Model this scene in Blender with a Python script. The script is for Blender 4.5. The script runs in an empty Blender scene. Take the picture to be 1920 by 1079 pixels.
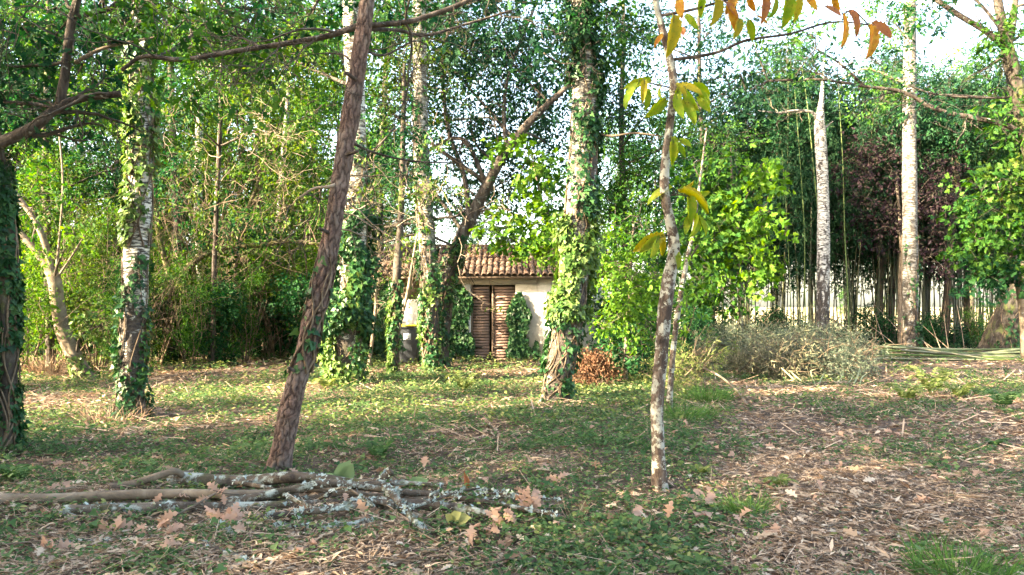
import bpy, math, random
import numpy as np
from math import radians, sin, cos, pi

# ------------------------------------------------------------------ camera, sky, sun, exposure
SC = bpy.context.scene
COL = SC.collection
F, CX, HOR, CAMH = 1400.0, 960.0, 575.0, 1.5
cam_d = bpy.data.cameras.new('camera')
cam_d.sensor_width = 36.0
cam_d.lens = 36.0 * F / 1920.0
cam_d.shift_y = (HOR - 539.5) / 1920.0
cam_d.clip_start = 0.05
cam_d.clip_end = 3000.0
cam = bpy.data.objects.new('camera', cam_d)
COL.objects.link(cam)
cam.location = (0, 0, CAMH)
cam.rotation_euler = (radians(90), 0, 0)
SC.camera = cam

SUN_EL = 24.0
SUN_DIR = np.array([-0.90, -0.44])            # towards the sun, on the ground plan (behind and left of the camera)
SUN_DIR = SUN_DIR / np.linalg.norm(SUN_DIR)
world = bpy.data.worlds.new('World')
SC.world = world
world.use_nodes = True
wn = world.node_tree
sky = wn.nodes.new('ShaderNodeTexSky')
sky.sky_type = 'NISHITA'
sky.sun_disc = False
sky.sun_elevation = radians(SUN_EL)
sky.sun_rotation = math.atan2(SUN_DIR[0], SUN_DIR[1])
sky.air_density = 1.0
sky.dust_density = 3.0
sky.ozone_density = 0.6
wn.nodes['Background'].inputs['Strength'].default_value = 0.115
wn.links.new(sky.outputs['Color'], wn.nodes['Background'].inputs['Color'])

sun_d = bpy.data.lights.new('sun', 'SUN')
sun_d.energy = 5.0
sun_d.angle = radians(0.55)
sun_d.color = (1.0, 0.86, 0.62)
sun = bpy.data.objects.new('sun', sun_d)
COL.objects.link(sun)
_e = radians(SUN_EL)
from mathutils import Vector
sun.rotation_euler = Vector((SUN_DIR[0] * cos(_e), SUN_DIR[1] * cos(_e), sin(_e))).to_track_quat('Z', 'Y').to_euler()
sun.location = (-12, -9, 14)

SC.view_settings.view_transform = 'Standard'
SC.view_settings.look = 'None'
SC.view_settings.gamma = 1.0
SC.view_settings.exposure = 3.65
SC.view_settings.use_white_balance = True
SC.view_settings.white_balance_temperature = 7150
SC.cycles.use_denoising = True
SC.cycles.max_bounces = 3
SC.cycles.diffuse_bounces = 2
SC.cycles.glossy_bounces = 2
SC.cycles.transmission_bounces = 4
SC.cycles.adaptive_threshold = 0.025
SC.cycles.sample_clamp_indirect = 6.0

# ------------------------------------------------------------------ helpers
R = np.random.default_rng(7)

def at(px, py, D):
    return np.array([(px - CX) / F * D, D, CAMH + (HOR - py) / F * D])

def ground_D(py):
    return CAMH * F / (py - HOR)

def gz(x, y):
    x = np.asarray(x, float); y = np.asarray(y, float)
    return (0.035 * np.sin(0.9 * x + 1.3) * np.cos(0.7 * y) + 0.025 * np.sin(2.1 * x - 1.7 * y)
            + 0.012 * np.sin(5.3 * x + 2.0) * np.sin(4.7 * y + 1.0))

def mesh(name, verts, faces, smooth=False):
    """verts (n,3); faces: list of (m,3)/(m,4) index arrays"""
    me = bpy.data.meshes.new(name)
    verts = np.asarray(verts, np.float32)
    faces = [np.asarray(f, np.int32) for f in faces if len(f)]
    me.vertices.add(len(verts))
    me.vertices.foreach_set('co', verts.ravel())
    loops = np.concatenate([f.ravel() for f in faces])
    tot = np.concatenate([np.full(len(f), f.shape[1], np.int32) for f in faces])
    start = np.concatenate([[0], np.cumsum(tot)[:-1]]).astype(np.int32)
    me.loops.add(len(loops))
    me.loops.foreach_set('vertex_index', loops)
    me.polygons.add(len(tot))
    me.polygons.foreach_set('loop_start', start)
    me.polygons.foreach_set('loop_total', tot)
    if smooth:
        me.polygons.foreach_set('use_smooth', np.ones(len(tot), bool))
    me.update(calc_edges=True)
    return me

class MB:
    """collects pieces of ONE mesh"""
    def __init__(s):
        s.v = []; s.f = {3: [], 4: []}; s.n = 0
    def add(s, v, *fs):
        v = np.asarray(v, float).reshape(-1, 3)
        for f in fs:
            f = np.asarray(f, np.int64)
            if len(f):
                s.f[f.shape[1]].append(f + s.n)
        s.v.append(v); s.n += len(v)
        return s
    def empty(s):
        return s.n == 0
    def me(s, name, smooth=False, origin=(0, 0, 0)):
        v = np.concatenate(s.v) - np.asarray(origin)
        fs = [np.concatenate(s.f[k]) for k in (3, 4) if s.f[k]]
        return mesh(name, v, fs, smooth)

def link(name, me, mat=None, parent=None, loc=(0, 0, 0), rot=(0, 0, 0), scale=None):
    o = bpy.data.objects.new(name, me)
    COL.objects.link(o)
    o.location = loc; o.rotation_euler = rot
    if scale is not None:
        o.scale = scale
    if parent is not None:
        o.parent = parent
    if mat is not None and me is not None:
        if not me.materials:
            me.materials.append(M[mat] if isinstance(mat, str) else mat)
    return o

def tag(o, label=None, cat=None, group=None, kind=None):
    if label: o['label'] = label
    if cat: o['category'] = cat
    if group: o['group'] = group
    if kind: o['kind'] = kind
    return o

def thing(name, label, cat, loc=(0, 0, 0), group=None, rz=0.0):
    o = bpy.data.objects.new(name, None)
    COL.objects.link(o)
    o.location = tuple(float(c) for c in loc); o.rotation_euler = (0, 0, rz)
    o.empty_display_size = 0.2
    return tag(o, label, cat, group)

def part(mb, name, mat, root, smooth=False, kind=None, label=None, origin=None):
    if mb.empty():
        return None
    o = link(name, mb.me(name, smooth, origin if origin is not None else tuple(root.location)), mat, root)
    if kind: o['kind'] = kind
    if label: o['label'] = label
    return o

def unit(v):
    v = np.asarray(v, float)
    return v / np.maximum(np.linalg.norm(v, axis=-1, keepdims=True), 1e-9)

def catmull(P, k):
    P = np.asarray(P, float)
    if len(P) < 3 or k <= 1:
        if k <= 1: return P
    Q = np.vstack([2 * P[0] - P[1], P, 2 * P[-1] - P[-2]])
    t = np.linspace(0, 1, k, endpoint=False)[:, None]
    out = []
    for i in range(1, len(Q) - 2):
        a, b, c, d = Q[i - 1], Q[i], Q[i + 1], Q[i + 2]
        out.append(0.5 * ((2 * b) + (-a + c) * t + (2 * a - 5 * b + 4 * c - d) * t**2 + (-a + 3 * b - 3 * c + d) * t**3))
    out.append(P[-1:])
    return np.vstack(out)

def frames(P):
    T = np.gradient(P, axis=0)
    T = unit(T)
    U = np.zeros_like(T); V = np.zeros_like(T)
    a = np.array([1.0, 0, 0]) if abs(T[0, 0]) < 0.8 else np.array([0, 1.0, 0])
    u = unit(a - T[0] * a.dot(T[0]))
    for i in range(len(P)):
        u = unit(u - T[i] * u.dot(T[i]))
        U[i] = u; V[i] = np.cross(T[i], u)
    return T, U, V

def tube(mb, P, r, n=6, k=1, relief=None, cap=True, wob=0.0):
    """tapered tube along P with radii r; k = samples per span; relief(theta, s, r) -> radius factor"""
    P = np.asarray(P, float); r = np.broadcast_to(np.asarray(r, float), (len(P),))
    if k > 1:
        X = catmull(np.column_stack([P, r]), k)
        P, r = X[:, :3], np.maximum(X[:, 3], 1e-4)
    T, U, V = frames(P)
    m = len(P)
    th = np.linspace(0, 2 * pi, n, endpoint=False)
    s = np.concatenate([[0], np.cumsum(np.linalg.norm(np.diff(P, axis=0), axis=1))])
    rr = np.repeat(r[:, None], n, 1)
    if wob:
        a = R.uniform(0, 6.28, 6)
        rr = rr * (1 + wob * (np.sin(2 * th[None] + s[:, None] * 2.3 + a[0]) + 0.7 * np.sin(3 * th[None] - s[:, None] * 5.1 + a[1])
                              + 0.6 * np.sin(s[:, None] * 11 + a[2] + np.sin(th[None] + a[3]))))
    if relief is not None:
        rr = rr * relief(th[None, :] + 0 * s[:, None], s[:, None] + 0 * th[None, :], r[:, None])
    ring = P[:, None] + rr[..., None] * (np.cos(th)[None, :, None] * U[:, None] + np.sin(th)[None, :, None] * V[:, None])
    v = ring.reshape(-1, 3)
    i = np.arange(m - 1)[:, None] * n; j = np.arange(n)[None]; j2 = (j + 1) % n
    q = np.stack([i + j, i + j2, i + n + j2, i + n + j], -1).reshape(-1, 4)
    if cap:
        v = np.vstack([v, P[0], P[-1]])
        j = np.arange(n); j2 = (j + 1) % n
        t0 = np.stack([np.full(n, m * n), j2, j], -1)
        t1 = np.stack([np.full(n, m * n + 1), (m - 1) * n + j, (m - 1) * n + j2], -1)
        mb.add(v, q, np.vstack([t0, t1]))
    else:
        mb.add(v, q)
    return P, r

def box(mb, x0, x1, y0, y1, z0, z1):
    v = [(x, y, z) for z in (z0, z1) for y in (y0, y1) for x in (x0, x1)]
    mb.add(v, [(0, 2, 3, 1), (4, 5, 7, 6), (0, 1, 5, 4), (2, 6, 7, 3), (0, 4, 6, 2), (1, 3, 7, 5)])
    return mb

# leaf outlines: x along the midrib, y across, z = curl;  (verts, tris)
def outline(ys, curl=0.08, droop=0.12, zig=0.0):
    """leaf from half-widths ys at equal steps along the midrib"""
    n = len(ys)
    xs = np.linspace(0, 1, n + 2)
    mid = [(x, 0, -droop * x * x) for x in xs]
    up = [(xs[i + 1] + (zig if i % 2 else 0), ys[i], curl - droop * xs[i + 1]**2) for i in range(n)]
    dn = [(xs[i + 1] + (zig if i % 2 else 0), -ys[i], curl - droop * xs[i + 1]**2) for i in range(n)]
    v = np.array(mid + up + dn)
    f = []
    M_, Uo, Do = 0, n + 2, 2 * n + 2
    f += [(0, 1, Uo)] ; f += [(0, Do, 1)]
    for i in range(n - 1):
        f += [(1 + i, 2 + i, Uo + i + 1), (1 + i, Uo + i + 1, Uo + i)]
        f += [(1 + i, Do + i + 1, 2 + i), (1 + i, Do + i, Do + i + 1)]
    f += [(n, n + 1, Uo + n - 1), (n, Do + n - 1, n + 1)]
    return v, np.array(f)

RHOMB = (np.array([(0, 0, 0), (0.42, 0.27, 0.07), (1, 0, -0.08), (0.42, -0.27, 0.07)]), np.array([(0, 2, 1), (0, 3, 2)]))
OVAL = (np.array([(0, 0, 0), (0.28, 0.22, 0.05), (0.68, 0.22, 0.02), (1, 0, -0.12), (0.68, -0.22, 0.02), (0.28, -0.22, 0.05), (0.5, 0, -0.02)]),
        np.array([(0, 6, 1), (1, 6, 2), (2, 6, 3), (3, 6, 4), (4, 6, 5), (5, 6, 0)]))
BLADE = (np.array([(0, 0, 0), (0.35, 0.07, 0.02), (1, 0, -0.14), (0.35, -0.07, 0.02)]), np.array([(0, 2, 1), (0, 3, 2)]))
STRAW = (np.array([(0, 0.02, 0), (1, 0.012, 0.03), (1, -0.012, 0.03), (0, -0.02, 0)]), np.array([(0, 1, 2), (0, 2, 3)]))
IVY = (np.array([(0, 0, 0), (-0.12, 0.32, 0.02), (0.22, 0.46, 0.04), (0.42, 0.24, 0.03), (1, 0, -0.1), (0.42, -0.24, 0.03), (0.22, -0.46, 0.04), (-0.12, -0.32, 0.02)]),
       np.array([(0, 2, 1), (0, 3, 2), (0, 4, 3), (0, 5, 4), (0, 6, 5), (0, 7, 6)]))
_a = [(0.0, .02), (.18, .12), (.25, .05), (.42, .26), (.5, .09), (.68, .24), (.76, .08), (.9, .12), (1.0, .0)]
_up = [(x, y, .05 * y / .26 - .08 * x * x) for x, y in _a]
_dn = [(x, -y, .05 * y / .26 - .08 * x * x) for x, y in _a[1:-1]]
OAKL = (np.array(_up + _dn), np.array([(0, 1, 9), (1, 2, 10), (1, 10, 9), (2, 3, 11), (2, 11, 10), (3, 4, 12), (3, 12, 11), (4, 5, 13), (4, 13, 12),
                                     (5, 6, 14), (5, 14, 13), (6, 7, 15), (6, 15, 14), (7, 8, 15)])[:, [0, 2, 1]])
MAPLE = (np.array([(0, 0, 0), (-.05, .30, .02), (.18, .26, .02), (.35, .58, .0), (.5, .22, .04), (.72, .26, .0), (1, 0, -.1), (.72, -.26, .0), (.5, -.22, .04), (.35, -.58, 0), (.18, -.26, .02), (-.05, -.30, .02)]),
         np.array([(0, i + 1, i) for i in range(1, 11)]))
CHEST = outline([.13, .115, .19, .17, .215, .19, .21, .175, .165, .12, .09], curl=.05, droop=.22, zig=.02)

def leaves(mb, P, T, N, S, tmpl):
    """scatter a leaf outline: P positions, T directions, N normals, S lengths"""
    if len(P) == 0: return
    tv, tf = tmpl
    T = unit(T); B = unit(np.cross(N, T)); N = np.cross(T, B)
    S = np.broadcast_to(np.asarray(S, float), (len(P),))
    v = P[:, None] + S[:, None, None] * (tv[None, :, 0, None] * T[:, None] + tv[None, :, 1, None] * B[:, None] + tv[None, :, 2, None] * N[:, None])
    f = tf[None] + (np.arange(len(P)) * len(tv))[:, None, None]
    mb.add(v.reshape(-1, 3), f.reshape(-1, 3))

def rdir(n, rng=None):
    return unit((rng or R).normal(size=(n, 3)))

def sprays(mb, C, Dn, k, length, L, tmpl, flat=0.6, droop=0.35, jit=0.35):
    """k leaves along a twig starting at each C in direction Dn"""
    n = len(C)
    if n == 0: return
    Dn = unit(Dn + np.array([0, 0, -droop * 0.5]))
    up = unit(np.array([0, 0, 1.0]) * flat + (1 - flat) * rdir(n))
    side = unit(np.cross(Dn, up))
    up = np.cross(side, Dn)
    u = R.uniform(0.1, 1.0, (n, k))
    sg = np.where(np.arange(k) % 2 == 0, 1.0, -1.0)[None] * np.ones((n, 1))
    ln = length * R.uniform(0.6, 1.3, (n, 1))
    P = C[:, None] + Dn[:, None] * (u * ln)[..., None] + side[:, None] * (sg * 0.12 * ln)[..., None] + R.normal(size=(n, k, 3)) * 0.10 * length
    T = Dn[:, None] * 0.55 + side[:, None] * (sg * 0.8)[..., None] + R.normal(size=(n, k, 3)) * jit - np.array([0, 0, droop])
    N = up[:, None] + R.normal(size=(n, k, 3)) * jit * 1.3
    S = L * R.uniform(0.65, 1.25, (n, k))
    leaves(mb, P.reshape(-1, 3), T.reshape(-1, 3), N.reshape(-1, 3), S.ravel(), tmpl)

def blob_points(c, rad, n, shell=0.45, lump=0.35):
    """points through an uneven, lumpy ellipsoid"""
    d = rdir(n)
    a = R.uniform(0, 6.28, 8); w = R.uniform(2.0, 4.5, 8)
    bump = 1 + lump * (np.sin(w[0] * d[:, 0] * 2 + a[0]) * np.sin(w[1] * d[:, 2] * 2 + a[1]) + 0.7 * np.sin(w[2] * d[:, 1] * 2 + w[3] * d[:, 2] * 2 + a[2]))
    r = R.uniform(0, 1, n) ** (shell)
    return c + d * (r * bump)[:, None] * np.asarray(rad), d

def grow(out, p, d, length, r, depth, spread=0.7, droop=0.0, wig=0.22, kids=(3, 5), taper=0.3, step=None, min_r=0.002):
    """crooked branch and its side branches -> out: list of (points, radii)"""
    n = max(4, int(length / (step or max(0.08, length / 8))))
    P = [np.asarray(p, float)]; d = unit(d)
    for i in range(n):
        d = unit(d + R.normal(size=3) * wig + np.array([0, 0, -droop]))
        P.append(P[-1] + d * length / n)
    P = np.array(P)
    rad = np.maximum(r * np.linspace(1, taper, len(P)), min_r)
    out.append((P, rad))
    if depth > 0:
        for _ in range(R.integers(kids[0], kids[1] + 1)):
            i = R.integers(max(1, n // 4), n + 1)
            dd = unit(P[min(i, n)] - P[i - 1])
            q = unit(dd + rdir(1)[0] * spread * 1.3)
            grow(out, P[i], q, length * R.uniform(0.35, 0.65), rad[i] * 0.65, depth - 1, spread, droop, wig, kids, taper, None, min_r)
    return P, rad

def tubes(mb, lines, n=4, k=1):
    for P, r in lines:
        tube(mb, P, r, n=n, k=k, cap=False)

# ------------------------------------------------------------------ materials
M = {}
def newmat(name):
    m = bpy.data.materials.new(name); m.use_nodes = True
    nt = m.node_tree
    b = nt.nodes['Principled BSDF']
    b.inputs['Specular IOR Level'].default_value = 0.25
    M[name] = m
    return m, nt, b

def N(nt, t, **kw):
    n = nt.nodes.new(t)
    for k, v in kw.items():
        if k in n.inputs: n.inputs[k].default_value = v
        else: setattr(n, k, v)
    return n

def ramp(nt, fac, stops, interp='LINEAR'):
    n = nt.nodes.new('ShaderNodeValToRGB')
    n.color_ramp.interpolation = interp
    e = n.color_ramp.elements
    while len(e) < len(stops): e.new(0.5)
    for i, (p, c) in enumerate(stops):
        e[i].position = p
        e[i].color = (*c, 1) if len(c) == 3 else c
    nt.links.new(fac, n.inputs[0])
    return n.outputs[0]

def leafmat(name, cols, trans=0.35, rough=0.55, spec=0.08, tsat=1.0, spots=None):
    m, nt, b = newmat(name)
    g = N(nt, 'ShaderNodeNewGeometry')
    n = len(cols)
    c = ramp(nt, g.outputs['Random Per Island'], [(i / max(1, n - 1), cols[i]) for i in range(n)])
    if spots:
        vv = coords(nt)
        c = mix(nt, ramp(nt, noise(nt, vv, 16, 5, .7), [(.42, (0, 0, 0)), (.66, (1, 1, 1))]), c, spots)
        c = mix(nt, ramp(nt, noise(nt, vv, 55, 3, .6), [(.62, (0, 0, 0)), (.68, (1, 1, 1))]), c, tuple(x * .3 for x in spots))
    nt.links.new(c, b.inputs['Base Color'])
    b.inputs['Roughness'].default_value = rough
    b.inputs['Specular IOR Level'].default_value = spec
    if trans > 0:
        t = N(nt, 'ShaderNodeBsdfTranslucent')
        h = N(nt, 'ShaderNodeHueSaturation')
        h.inputs['Hue'].default_value = 0.485
        h.inputs['Saturation'].default_value = 1.2 * tsat
        h.inputs['Value'].default_value = 1.5
        nt.links.new(c, h.inputs['Color'])
        nt.links.new(h.outputs[0], t.inputs['Color'])
        mx = N(nt, 'ShaderNodeMixShader'); mx.inputs[0].default_value = trans
        nt.links.new(b.outputs[0], mx.inputs[1]); nt.links.new(t.outputs[0], mx.inputs[2])
        nt.links.new(mx.outputs[0], nt.nodes['Material Output'].inputs['Surface'])
    return m

def coords(nt, scale=(1, 1, 1), kind='Object'):
    tc = N(nt, 'ShaderNodeTexCoord'); mp = N(nt, 'ShaderNodeMapping')
    mp.inputs['Scale'].default_value = scale
    nt.links.new(tc.outputs[kind], mp.inputs['Vector'])
    return mp.outputs[0]

def noise(nt, vec, scale, detail=4, rough=0.6, dist=0.0):
    n = N(nt, 'ShaderNodeTexNoise', Scale=scale, Detail=detail, Roughness=rough, Distortion=dist)
    nt.links.new(vec, n.inputs['Vector'])
    return n.outputs['Fac']

def mix(nt, fac, a, b):
    n = nt.nodes.new('ShaderNodeMix'); n.data_type = 'RGBA'
    def put(sock, v):
        if isinstance(v, tuple): sock.default_value = (*v, 1)
        elif isinstance(v, float): sock.default_value = v
        else: nt.links.new(v, sock)
    put(n.inputs[0], fac); put(n.inputs[6], a); put(n.inputs[7], b)
    return n.outputs[2]

def mul(nt, a, b, op='MULTIPLY'):
    n = N(nt, 'ShaderNodeMath', operation=op)
    for i, v in enumerate((a, b)):
        if isinstance(v, (int, float)): n.inputs[i].default_value = v
        else: nt.links.new(v, n.inputs[i])
    return n.outputs[0]

def bump(nt, b, h, dist=0.02, strength=0.8):
    n = N(nt, 'ShaderNodeBump'); n.inputs['Strength'].default_value = strength; n.inputs['Distance'].default_value = dist
    nt.links.new(h, n.inputs['Height']); nt.links.new(n.outputs[0], b.inputs['Normal'])

def bark_birch(name, dark_top=1.6, moss=0.3, whiteness=0.62):
    m, nt, b = newmat(name)
    v = coords(nt)
    sep = N(nt, 'ShaderNodeSeparateXYZ'); nt.links.new(v, sep.inputs[0])
    lent = ramp(nt, noise(nt, coords(nt, (7, 7, 42)), 1.0, 5, 0.65), [(0.49, (1, 1, 1)), (0.55, (0, 0, 0))])
    fis = noise(nt, coords(nt, (3.4, 3.4, 1.7)), 1.6, 6, 0.7, 0.6)
    # old birch: black corky bark creeps up from the foot
    zz = N(nt, 'ShaderNodeMapRange'); nt.links.new(sep.outputs[2], zz.inputs[0])
    zz.inputs[1].default_value = 0.0; zz.inputs[2].default_value = dark_top; zz.inputs[3].default_value = 0.17; zz.inputs[4].default_value = 0.0
    f2 = ramp(nt, mul(nt, fis, zz.outputs[0], 'ADD'), [(0.55, (0, 0, 0)), (0.59, (1, 1, 1))])
    white = mix(nt, noise(nt, v, 5, 4), (whiteness, whiteness * .96, whiteness * .88), (whiteness * .62, whiteness * .58, whiteness * .5))
    c = mix(nt, lent, (0.07, 0.06, 0.05), white)
    c = mix(nt, f2, c, mix(nt, noise(nt, v, 30, 3), (0.025, 0.02, 0.017), (0.12, 0.10, 0.085)))
    if moss:
        mo = ramp(nt, noise(nt, coords(nt, (2, 2, .7)), 2.2, 5, 0.7), [(0.56, (0, 0, 0)), (0.68, (1, 1, 1))])
        c = mix(nt, mul(nt, mo, moss), c, (0.10, 0.12, 0.03))
    nt.links.new(c, b.inputs['Base Color']); b.inputs['Roughness'].default_value = 0.85
    bump(nt, b, mul(nt, fis, lent, 'ADD'), 0.02, 0.7)
    return m

def bark_plain(name, c0, c1, c2, scale=(9, 9, 2.2), moss=None, lichen=None, bdist=0.03, mossT=(0.52, 0.64), lichT=(0.6, 0.66)):
    m, nt, b = newmat(name)
    v = coords(nt)
    n1 = noise(nt, coords(nt, scale), 1.0, 7, 0.68, 0.5)
    n2 = noise(nt, v, 28, 4)
    c = ramp(nt, n1, [(0.36, c0), (0.5, c1), (0.66, c2)])
    c = mix(nt, mul(nt, n2, 0.35), c, c0)
    if moss:
        mo = ramp(nt, noise(nt, coords(nt, (1.7, 1.7, 1.1)), 2.0, 6, 0.72), [(mossT[0], (0, 0, 0)), (mossT[1], (1, 1, 1))])
        c = mix(nt, mo, c, mix(nt, n2, moss, tuple(x * 2.0 for x in moss)))
    if lichen:
        li = ramp(nt, noise(nt, v, 9.0, 6, 0.7), [(lichT[0], (0, 0, 0)), (lichT[1], (1, 1, 1))])
        c = mix(nt, li, c, mix(nt, n2, lichen, tuple(x * 0.6 for x in lichen)))
    nt.links.new(c, b.inputs['Base Color']); b.inputs['Roughness'].default_value = 0.9
    bump(nt, b, mul(nt, n1, mul(nt, n2, 0.3), 'ADD'), bdist, 0.9)
    return m

def bark_pine(name):
    m, nt, b = newmat(name)
    v = coords(nt)
    att = N(nt, 'ShaderNodeAttribute'); att.attribute_name = 'crevice'
    n2 = noise(nt, v, 40, 5, 0.7)
    n3 = noise(nt, v, 7, 3)
    plate = mix(nt, ramp(nt, n2, [(.35, (0, 0, 0)), (.65, (1, 1, 1))]), (0.24, 0.16, 0.13), (0.10, 0.062, 0.052))
    plate = mix(nt, ramp(nt, n3, [(0.45, (0, 0, 0)), (0.7, (1, 1, 1))]), plate, (0.23, 0.19, 0.165))
    at2 = N(nt, 'ShaderNodeAttribute'); at2.attribute_name = 'plate_tone'
    plate = mix(nt, mul(nt, at2.outputs['Fac'], .6), plate, (0.075, 0.05, 0.043))
    mo = ramp(nt, noise(nt, coords(nt, (2, 2, .8)), 1.8, 6, .72), [(.58, (0, 0, 0)), (.70, (1, 1, 1))])
    plate = mix(nt, mul(nt, mo, .55), plate, (0.16, 0.165, 0.12))
    cre = mul(nt, att.outputs['Fac'], ramp(nt, noise(nt, v, 22, 4, .7), [(.3, (.45, .45, .45)), (.6, (1, 1, 1))]))
    c = mix(nt, cre, plate, (0.028, 0.017, 0.014))
    nt.links.new(c, b.inputs['Base Color']); b.inputs['Roughness'].default_value = 0.9
    bump(nt, b, n2, 0.02, 1.0)
    return m

def flat(name, c, rough=0.7, var=0.25, scale=6, spec=0.25):
    m, nt, b = newmat(name)
    n1 = noise(nt, coords(nt), scale, 5, 0.65)
    cc = mix(nt, n1, tuple(x * (1 - var) for x in c), tuple(min(1, x * (1 + var)) for x in c))
    nt.links.new(cc, b.inputs['Base Color']); b.inputs['Roughness'].default_value = rough
    b.inputs['Specular IOR Level'].default_value = spec
    bump(nt, b, n1, 0.01, 0.5)
    return m

bark_birch('birch_bark', 2.6, 0.4, 0.66)
bark_birch('birch_bark_dark', 5.0, 0.8, 0.40)
bark_birch('birch_bark_clean', 2.2, 0.25, 0.31)
bark_pine('pine_bark')
bark_plain('oak_bark', (0.02, 0.016, 0.013), (0.055, 0.045, 0.036), (0.12, 0.105, 0.09), moss=(0.05, 0.06, 0.018))
bark_plain('dark_bark', (0.02, 0.016, 0.014), (0.065, 0.05, 0.04), (0.15, 0.125, 0.11), lichen=(0.34, 0.36, 0.31), lichT=(.60, .66))
bark_plain('chestnut_bark', (0.028, 0.02, 0.016), (0.10, 0.072, 0.056), (0.20, 0.165, 0.135), scale=(14, 14, 7), lichen=(0.40, 0.40, 0.34), lichT=(.505, .55))
bark_plain('smooth_bark', (0.09, 0.068, 0.05), (0.165, 0.13, 0.095), (0.25, 0.205, 0.155), scale=(5, 5, 5), lichen=(0.62, 0.62, 0.56), lichT=(.66, .7), bdist=.01)
bark_plain('lichen_bark', (0.03, 0.024, 0.02), (0.09, 0.068, 0.05), (0.17, 0.14, 0.11), scale=(6, 6, 6), moss=(0.03, 0.03, 0.012), lichen=(0.34, 0.38, 0.34), lichT=(.52, .60), bdist=.02)
bark_plain('mossy_bark', (0.05, 0.04, 0.025), (0.12, 0.10, 0.06), (0.2, 0.17, 0.12), moss=(0.05, 0.055, 0.012), mossT=(.45, .6))
bark_plain('twig', (0.06, 0.042, 0.028), (0.13, 0.095, 0.064), (0.24, 0.185, 0.13), scale=(4, 4, 4), bdist=.004)
bark_plain('pale_twig', (0.14, 0.105, 0.075), (0.24, 0.19, 0.14), (0.35, 0.29, 0.225), scale=(4, 4, 4), bdist=.004)
bark_plain('dark_twig', (0.03, 0.025, 0.02), (0.06, 0.05, 0.04), (0.11, 0.095, 0.08), scale=(4, 4, 4), bdist=.004)
flat('cut_wood', (0.42, 0.24, 0.11), 0.8, 0.3, 30)
flat('lichen', (0.33, 0.375, 0.335), 0.95, 0.45, 60)

leafmat('leaf_lime', [(.036, .10, .014), (.06, .148, .02), (.095, .195, .026), (.135, .235, .036)], .40)
leafmat('leaf_green', [(.010, .044, .011), (.022, .076, .015), (.042, .112, .019), (.08, .16, .027)], .34)
leafmat('leaf_deep', [(0.005, 0.028, 0.013), (0.009, 0.044, 0.018), (0.017, 0.066, 0.022), (0.033, 0.098, 0.030)], .28)
leafmat('leaf_silhouette', [(.007, .03, .02), (.011, .042, .023), (.016, .056, .026), (.028, .075, .028)], .25)  # leaves against the sky: backlit darkness is put into the colour
leafmat('leaf_olive', [(.016, .042, .008), (.030, .068, .012), (.052, .10, .016), (.10, .135, .026)], .32)
leafmat('leaf_purple', [(.016, .010, .016), (.026, .016, .022), (.036, .022, .024), (.03, .032, .022)], .25)
leafmat('ivy_leaf', [(0.007, 0.030, 0.012), (0.014, 0.055, 0.019), (0.025, 0.082, 0.027), (0.058, 0.120, 0.039)], .2, .42, .2)
leafmat('ivy_sunlit', [(0.025, 0.065, 0.015), (0.051, 0.110, 0.022), (0.093, 0.160, 0.037), (0.153, 0.200, 0.069)], .25, .42, .2)  # ivy on the sunny sides: sunlight is put into this paler leaf colour
leafmat('bamboo_leaf', [(0.008, 0.030, 0.018), (0.012, 0.045, 0.022), (0.022, 0.066, 0.030), (0.047, 0.095, 0.042)], .28)
leafmat('bamboo_leaf_dry', [(.15, .16, .085), (.21, .215, .13), (.27, .25, .16), (.33, .28, .19)], .25)
leafmat('herb_leaf', [(.032, .075, .030), (.05, .105, .038), (.078, .14, .052), (.12, .18, .075)], .35)
leafmat('herb_pale', [(.075, .12, .036), (.12, .165, .05), (.17, .21, .07), (.25, .25, .11)], .35)
leafmat('grass_blade', [(0.043, 0.100, 0.025), (0.068, 0.150, 0.037), (0.102, 0.190, 0.056)], .35)
leafmat('litter_leaf', [(.10, .060, .036), (.22, .142, .090), (.36, .255, .17), (.46, .35, .25), (.56, .455, .34)], .15, .8, .1)
leafmat('litter_straw', [(.17, .11, .07), (.29, .20, .135), (.42, .30, .205), (.52, .40, .29)], .1, .8, .1)
leafmat('dry_oak_leaf', [(.31, .185, .125), (.38, .24, .17), (.44, .29, .21), (.50, .34, .25)], .3, .7, .15)
leafmat('bracken_dry', [(.06, .03, .018), (.10, .052, .03), (.16, .09, .055)], .2, .8, .1)
leafmat('chestnut_green', [(.10, .19, .02), (.15, .24, .028)], .55, spots=(.24, .25, .04))
leafmat('chestnut_yellow', [(.30, .26, .03), (.34, .27, .035)], .55, spots=(.20, .21, .04))
leafmat('chestnut_orange', [(.36, .17, .035), (.32, .13, .04)], .5, spots=(.42, .28, .06))
leafmat('chestnut_brown', [(.24, .10, .05), (.29, .14, .08)], .45, spots=(.36, .17, .06))

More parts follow.
